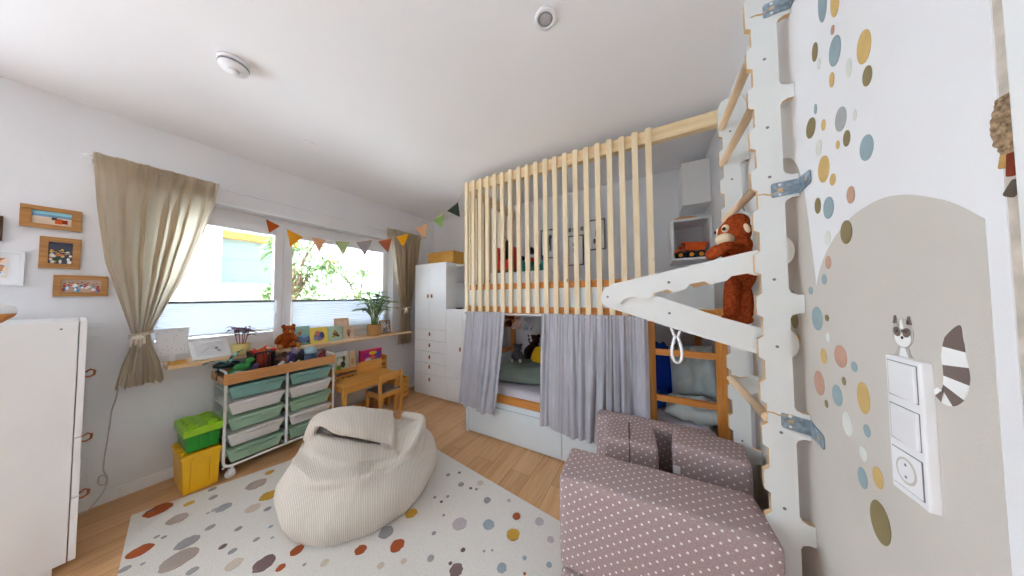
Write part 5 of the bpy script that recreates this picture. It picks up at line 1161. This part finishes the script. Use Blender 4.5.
F2 = [[(-0.223, -0.13999999999999999, 0.411), (-0.108, -0.22, 0.376), (0.035, -0.22499999999999998, 0.344), (0.19, -0.19, 0.293)], [(-0.262, -0.05, 0.436), (-0.123, -0.15, 0.408), (0.019, -0.16, 0.364), (0.187, -0.13, 0.297)], [(-0.273, 0.02, 0.468), (-0.141, -0.06, 0.443), (0.001, -0.08, 0.393), (0.179, -0.08, 0.301)], [(-0.251, 0.08, 0.44), (-0.136, 0, 0.419), (0, -0.01, 0.36), (0.171, -0.02, 0.275)]]

def sheet(net, th):
    ext = []
    for r in net:
        l, q = r[0], r[-1]; ext.append([(l[0]-.055, l[1]+.03, l[2]-.13), (l[0]-.03, l[1]+.01, l[2]-.05)]+list(r)+[(q[0]+.028, q[1]+.01, q[2]-.04), (q[0]+.045, q[1]+.02, q[2]-.11)])
    rows = [smooth([Vector(p) for p in r], 6) for r in ext]; G = [smooth(list(c), 6) for c in zip(*rows)]
    nu, nv = len(G)-1, len(G[0])-1
    top = [[G[i][j]+Vector((0, -.3, .8))*.006*math.sin(9*i/nu+5*j/nv) for j in range(nv+1)] for i in range(nu+1)]
    def nrm(i, j):
        a = top[min(nu, i+1)][j]-top[max(0, i-1)][j]; c = top[i][min(nv, j+1)]-top[i][max(0, j-1)]; n = a.cross(c); return n.normalized() if n.length > 1e-9 else Vector((0, 0, 1))
    vs = []; fs = []; w_ = nv+1
    for i in range(nu+1):
        for j in range(nv+1): vs.append(top[i][j])
    for i in range(nu+1):
        for j in range(nv+1): vs.append(top[i][j]-nrm(i, j)*th)
    K = (nu+1)*w_
    for i in range(nu):
        for j in range(nv):
            a = i*w_+j; fs += [(a, a+w_, a+w_+1, a+1), (K+a, K+a+1, K+a+w_+1, K+a+w_)]
    for i in range(nu): a = i*w_; c = a+nv; fs += [(a, K+a, K+a+w_, a+w_), (c, c+w_, K+c+w_, K+c)]
    for j in range(nv): a = j; c = nu*w_+j; fs += [(a, a+1, K+a+1, K+a), (c, K+c, K+c+1, c+1)]
    b.add(vs, fs, 0, True)
sheet(HO, .036); sheet(F2, .034)
ob = b.build('body', M['cord'], t)
bm = bmesh.new(); bm.from_mesh(ob.data); bmesh.ops.remove_doubles(bm, verts=bm.verts, dist=.001); bm.to_mesh(ob.data); bm.free()
rm = ob.modifiers.new('r', 'REMESH'); rm.mode = 'VOXEL'; rm.voxel_size = .0085; rm.use_smooth_shade = True
sm = ob.modifiers.new('s', 'SMOOTH'); sm.iterations = 5; sm.factor = .5

# ------------------------------------------------------------------ switch panel and raccoon sticker
t = thing('switch_panel', 'white triple wall panel with two light switches above a socket', 'light switch', (XC, .842, 1.072)); o = t.location
xs = XC-.0155
MB(o).box(xs, XC+.0, .801, .884, .932, 1.213).build('frame', M['plastic_white'], t, bevel=.0025)
for z0, z1 in ((1.131, 1.202), (1.040, 1.111)):
    MB(o).prism([(XC-.0150, .810), (XC-.0150, .876), (xs-.0015, .876), (xs-.0052, .810)], 'Z', z0, z1).build('rocker', M['plastic_white'], t, bevel=.0012)
for z0, z1 in ((1.1295, 1.2035), (1.0385, 1.1125), (.9455, 1.0215)): MB(o).box(xs-.0006, xs+.001, .8085, .8775, z0, z1).build('frame_gap', M['grey'], t)
s = MB(o).box(xs-.0018, xs, .811, .876, .947, 1.020).build('socket_insert', M['plastic_white'], t, bevel=.001)
lab(MB(o).prism(circ(.8435, .984, .0235, .026, 28), 'X', xs-.0024, xs-.0016).build('socket_recess', M['hill'], s), 'grey round recess')
MB(o).prism(circ(.8435, .984, .019, .0215, 28), 'X', xs-.0027, xs-.0023).build('socket_face', M['wall'], s)
for z in (.972, .996): MB(o).prism(circ(.8435, z, .0028, .003, 10), 'X', xs-.0030, xs-.0025).build('pin_hole', M['grey'], s)

t = thing('raccoon_sticker', 'grey and white raccoon wall sticker peeping over the light switches', 'wall sticker', (XC, .82, 1.24)); o = t.location
gy = pm('sticker_grey', (190,184,178), .7, .1, .02); dg = pm('sticker_dark', (120,106,100), .7, .1, .02); wh = pm('sticker_white', (240,240,238), .7, .1, .01)
x1 = XC-.0013
def st_(P, m, k, nm, par): return MB(o).prism(P, 'X', x1-.0004*k, XC+.001).build(nm, m, par)
hd = st_(circ(.8625, 1.262, .0255, .031, 28), gy, 1, 'head', t)
for y in (.846, .879): st_([(y-.006, 1.281), (y+.006, 1.281), (y+.0022, 1.2985), (y-.0022, 1.2985)], dg, 1, 'ear', hd)
st_([(.842, 1.211), (.886, 1.211), (.874, 1.236), (.852, 1.236)], gy, 1, 'shoulder', t)
st_([(.851, 1.211), (.873, 1.211), (.868, 1.2315), (.857, 1.2315)], wh, 2, 'chest', t)
st_(circ(.8625, 1.252, .0195, .019, 24), wh, 2, 'muzzle', hd); st_(circ(.8625, 1.278, .0042, .014, 12), wh, 2, 'blaze', hd)
for y, r_ in ((.8515, .5), (.8745, -.5)):
    P = [(y+.0085*math.cos(q)*math.cos(r_)-.0105*math.sin(q)*math.sin(r_), 1.264+.0085*math.cos(q)*math.sin(r_)+.0105*math.sin(q)*math.cos(r_)) for q in [2*PI*i/18 for i in range(18)]]
    st_(P, dg, 3, 'eye_patch', hd); st_(circ(y, 1.265, .0022, .0026, 10), M['black'], 4, 'eye', hd)
st_(circ(.8625, 1.2525, .003, .0032, 12), M['black'], 3, 'nose', hd)
# striped tail: rings along a curved spine
spine = smooth([(.7985, 1.166), (.789, 1.158), (.775, 1.158), (.762, 1.172), (.757, 1.20), (.760, 1.235), (.757, 1.262), (.7485, 1.289)] and [Vector((a_, b_, 0)) for a_, b_ in [(.7985, 1.167), (.790, 1.158), (.778, 1.158), (.766, 1.175), (.761, 1.203), (.763, 1.232), (.760, 1.262), (.7495, 1.290)]], 6)
wds = [.006, .010, .015, .019, .0215, .021, .016, .001]
def wd(i): 
    x = i/(len(spine)-1)*(len(wds)-1); k = min(len(wds)-2, int(x)); return lerp(wds[k], wds[k+1], x-k)
def side(i, s):
    tg = (spine[min(len(spine)-1, i+1)]-spine[max(0, i-1)]).normalized(); nrm = Vector((-tg.y, tg.x, 0)); p = spine[i]+nrm*wd(i)*s; return (p.x, p.y)
cuts = [0, 4, 8, 12, 17, 22, 27, 33, len(spine)-1]
tl_ = bpy.data.objects.new('tail', None); C.objects.link(tl_); tl_.parent = t
for k in range(len(cuts)-1):
    a_, b_ = cuts[k], cuts[k+1]; P = [side(i, 1) for i in range(a_, b_+1)]+[side(i, -1) for i in range(b_, a_-1, -1)]
    MB(o).prism(P, 'X', x1-.0004, XC+.001).build('tail_ring', dg if k % 2 == (len(cuts)) % 2 or k == len(cuts)-2 else wh, tl_)

# ------------------------------------------------------------------ ceiling fittings
t = thing('smoke_detector', 'round white smoke detector on the ceiling above the window side', 'smoke detector', (-1.93, .387, ZC)); o = t.location
MB(o).lathe([(.062, 2.62), (.062, 2.606), (.05, 2.604), (0, 2.604)], (-1.93, .387, 0), 32).build('mounting_plate', M['plastic_white'], t)
MB(o).lathe([(.056, 2.606), (.058, 2.585), (.05, 2.572), (0, 2.569)], (-1.93, .387, 0), 32).build('housing', M['plastic_white'], t)
lab(MB(o).lathe([(.0585, 2.598), (.0592, 2.594), (.0585, 2.590)], (-1.93, .387, 0), 32).build('sensor_slot', M['grey'], t), 'grey slot')
MB(o).lathe([(.022, 2.571), (.022, 2.566), (0, 2.565)], (-1.93, .387, 0), 20).build('test_button', M['white'], t)
t = thing('ceiling_spotlight', 'small round recessed spotlight with a grey lens in the middle of the ceiling', 'ceiling light', (-.394, 1.025, ZC)); o = t.location
MB(o).lathe([(.048, 2.62), (.048, 2.612), (.034, 2.609), (.034, 2.62)], (-.394, 1.025, 0), 32).build('ring', M['plastic_white'], t)
lab(MB(o).lathe([(.034, 2.613), (.02, 2.6125), (0, 2.6125)], (-.394, 1.025, 0), 24).build('lens', col((178,180,186), .4), t), 'grey lens')
t = thing('ceiling_cover_plate', 'small flat white cap on the ceiling above the window', 'ceiling cap', (-2.42, .912, ZC)); o = t.location
MB(o).lathe([(.036, 2.62), (.036, 2.614), (.03, 2.611), (0, 2.611)], (-2.42, .912, 0), 28).build('cap', M['plastic_white'], t)
WORLD, SUN, EXPO = 1.0, 5.0, 2.84

# ------------------------------------------------------------------ bunting
FL=[((-3.055, 0.84, 2.072), (-2.966, 0.911, 2.012), (-3.034, 0.857, 1.944)), ((-2.921, 0.947, 1.986), (-2.817, 1.03, 1.916), (-2.899, 0.965, 1.819)), ((-2.765, 1.072, 1.918), (-2.665, 1.151, 1.893), (-2.71, 1.116, 1.778)), ((-2.605, 1.2, 1.886), (-2.503, 1.281, 1.88), (-2.549, 1.244, 1.744)), ((-2.462, 1.314, 1.882), (-2.35, 1.403, 1.905), (-2.398, 1.365, 1.748)), ((-2.308, 1.437, 1.897), (-2.208, 1.517, 1.93), (-2.236, 1.495, 1.782)), ((-2.179, 1.54, 1.942), (-2.077, 1.621, 1.986), (-2.128, 1.581, 1.844)), ((-2.041, 1.651, 2.028), (-1.943, 1.728, 2.093), (-1.965, 1.711, 1.93)), ((-1.906, 1.759, 2.126), (-1.822, 1.826, 2.202), (-1.837, 1.814, 2.047)), ((-1.799, 1.844, 2.224), (-1.713, 1.913, 2.323), (-1.697, 1.925, 2.168))]
FC = [('dark orange',(190,92,34)),('mustard yellow',(224,160,44)),('peach',(222,172,134)),('pale green',(178,192,138)),('grey taupe',(160,150,148)),('rust',(170,96,66)),('bright yellow',(226,170,36)),('peach',(224,180,140)),('light green',(164,196,116)),('dark grey-green',(78,88,78))]
t = thing('bunting', 'string of coloured felt pennants sagging from the window to the loft corner', 'bunting', (-2.36, 1.39, 1.9)); o = t.location
pts = [(-3.185, .735, 2.15), (-3.08, .82, 2.089)]+[p for f in FL for p in f[:2]]+[(-1.672, 1.953, 2.43)]
MB(o).tube(pts, .0022, 6).build('string', M['rope'], t)
for f, (nm, c) in zip(FL, FC):
    a, b, c_ = map(Vector, f); nr = (b-a).cross(c_-a).normalized()*.0012; mid = (a+b)/2
    rows = 6; mb = MB(o)
    def g(u, v): 
        p = a.lerp(b, u).lerp(c_, v*.97); return p+nr*6*math.sin(PI*u)*math.sin(PI*v)
    mb.grid(g, 6, 6)
    lab(mb.build('pennant', cloth('felt_'+nm.replace(' ', '_'), c, .3), t, solid=.002), nm+' pennant')

# ------------------------------------------------------------------ outside the window
M['render'] = pm('white_render', (230,234,238), .9, .1, .02, 2); M['panel'] = pm('pale_green_panel', (126,138,130), .6, .2, .02, 2)
struct(MB().box(-40, XA-.32, -20, 40, -.6, -.5).build('ground', pm('paving', (214,217,220), .9, .1, .04, 1)))
t = thing('neighbour_house', 'white rendered house side with a pale door panel seen through the narrower window pane', 'house', (-8.5, .8, -.5)); o = t.location
MB(o).box(-10, -7.0, -5.5, 1.33, -.5, 4.6).box(-10, -7.5, 1.33, 2.9, -.5, 4.6).build('wall', M['render'], t)
MB(o).box(-7.5, -7.44, 1.42, 2.55, -.5, 2.56).build('door_panel', M['panel'], t)
for k in range(5): MB(o).box(-7.44, -7.435, 1.44, 2.53, .4+.44*k, .41+.44*k).build('panel_groove', M['grey'], t)
lab(MB(o).box(-7.5, -7.30, 1.34, 2.60, 2.56, 2.70).build('lintel', pm('sand_lintel', (176,130,66), .8), t), 'sandy yellow lintel')
MB(o).box(-10.3, -6.7, -5.8, 3.1, 4.6, 4.75).build('roof', pm('roof_grey', (150,146,142), .8), t)
t = thing('far_house', 'tall white house with shuttered windows far behind the trees', 'house', (-13, 8.0, -.5)); o = t.location
MB(o).box(-15, -11.5, 5.2, 11, -.5, 6.5).box(-13.5, -10.5, 7.1, 11, -.5, 6.0).build('wall', M['render'], t)
for y, z in ((5.6, 2.7), (6.35, 2.7), (5.6, 1.4), (6.35, 1.4)):
    f_ = MB(o).box(-11.5, -11.46, y-.2, y+.2, z-.35, z+.35).build('window', pm('shutter_frame', (206,196,186), .6), t); MB(o).box(-11.46, -11.45, y-.15, y+.15, z-.3, z+.3).build('pane', col((120,126,134), .3), f_)
for y in (7.5, 8.2):
    for z in (1.5, 2.6): f_ = MB(o).box(-10.5, -10.46, y-.13, y+.13, z-.3, z+.3).build('window', pm('shutter_frame', (206,196,186), .6), t); MB(o).box(-10.46, -10.45, y-.09, y+.09, z-.26, z+.26).build('pane', col((120,126,134), .3), f_)
lab(MB(o).box(-11.45, -11.40, 5.05, 5.32, 2.5, 3.3).build('shutter', pm('terracotta_shutter', (190,120,92), .7), t), 'terracotta shutter')
def tree(name, label, base_, trunk_h, clumps, n, sz, seed, cat='tree', cols=((120,142,96),(150,170,120),(100,124,78))):
    t = thing(name, label, cat, base_); o = t.location; r = random.Random(seed); lf = MB(o); br = MB(o); X, Y, Z = base_
    br.tube([(X, Y, Z), (X+.03, Y+.05, Z+trunk_h*.5), (X, Y, Z+trunk_h)], [.09, .07, .05], 8)
    for cx, cy, cz, cr in clumps:
        br.tube([(X, Y, Z+trunk_h*.8), ((X+cx)/2, (Y+cy)/2, (Z+trunk_h+cz)/2), (cx, cy, cz)], [.035, .025, .012], 6)
        for k in range(n):
            d = Vector((r.gauss(0, 1), r.gauss(0, 1), r.gauss(0, 1))).normalized()*cr*r.random()**.45
            p = Vector((cx, cy, cz))+Vector((d.x, d.y, d.z*.75)); q = Vector((r.uniform(-1, 1), r.uniform(-1, 1), r.uniform(-.8, .4)))
            leaf(lf, p, q, sz*r.uniform(.7, 1.3), sz*.28, r.randrange(3), .2, 2, .2)
    br.build('trunk', col((110,90,70), .9, .2), t); lf.build('foliage', [col(c, .6, .2) for c in cols], t)
tree('garden_tree', 'leafy green tree just outside behind the window mullion', (-5.6, 1.9, -.5), 2.2, [(-5.6,1.93,2.05,.42),(-5.7,2.25,1.75,.38),(-5.5,2.2,2.4,.42),(-5.6,1.72,2.25,.22),(-5.5,1.62,1.47,.2),(-5.65,2.5,2.0,.25),(-5.6,2.15,1.45,.3)], 150, .12, 3)
tree('garden_tree', 'smaller airy tree right of the leafy tree outside the wider pane', (-7.3, 4.0, -.5), 2.0, [(-7.3,3.8,1.85,.3),(-7.3,4.15,2.1,.22),(-7.3,3.5,2.0,.28)], 110, .12, 5)
t = thing('garden_hedge', 'green garden hedge along the bottom of the view through the wider pane', 'hedge', (-6.6, 3.4, -.5)); o = t.location
r = random.Random(6); lf = MB(o)
for k in range(2600): leaf(lf, (-6.6+r.uniform(-.3, .3), r.uniform(2.0, 5.2), r.uniform(.7, 1.56)+.1*math.sin(k)), (r.uniform(-1, 1), r.uniform(-1, 1), r.uniform(-.6, .8)), .11, .03, r.randrange(3), .2, 2, .2)
lf.build('foliage', [col(c, .6, .2) for c in ((122,144,94),(146,166,112),(102,126,80))], t); MB(o).box(-6.75, -6.45, 1.9, 5.3, -.5, .85).build('hedge_core', col((84,96,64), .9, .2), t)

# ------------------------------------------------------------------ light
wd_ = bpy.data.worlds.new('daylight'); S.world = wd_; wd_.use_nodes = True; bg = wd_.node_tree.nodes['Background']
bg.inputs['Color'].default_value = (.75, .87, 1.0, 1); bg.inputs['Strength'].default_value = WORLD
sd = bpy.data.lights.new('sun', 'SUN'); sd.energy = SUN; sd.angle = math.radians(.6); sd.color = (.97, .99, 1.0)
so = bpy.data.objects.new('sun', sd); C.objects.link(so); so.rotation_euler = Vector((-.24, -.12, -.96)).to_track_quat('-Z', 'Y').to_euler()

# ------------------------------------------------------------------ camera
cd = bpy.data.cameras.new('camera'); cd.sensor_width = 36; cd.sensor_fit = 'HORIZONTAL'; cd.lens = 36*247/1024; cd.clip_start = .02; cd.clip_end = 200
co = bpy.data.objects.new('camera', cd); C.objects.link(co)
r_, u_, f_ = Vector((.87035, .49235, -.00739)), Vector((.02378, -.02703, .99935)), Vector((-.49204, .86984, .03524))
f_ = -r_.cross(u_) if r_.cross(u_).dot(f_) < 0 else r_.cross(u_)
f_ = Vector((-.49204, .86984, .03524)).normalized(); r_ = (r_-f_*r_.dot(f_)).normalized(); u_ = r_.cross(f_)
Mx = Matrix((r_, u_, -f_)).transposed().to_4x4(); Mx.translation = (0, 0, 1.345); co.matrix_world = Mx
S.camera = co
S.view_settings.view_transform = 'Standard'; S.view_settings.look = 'None'; S.view_settings.gamma = 1; S.view_settings.use_curve_mapping = False
S.view_settings.exposure = EXPO
S.cycles.diffuse_bounces = 8; S.cycles.max_bounces = 14; S.cycles.transparent_max_bounces = 16
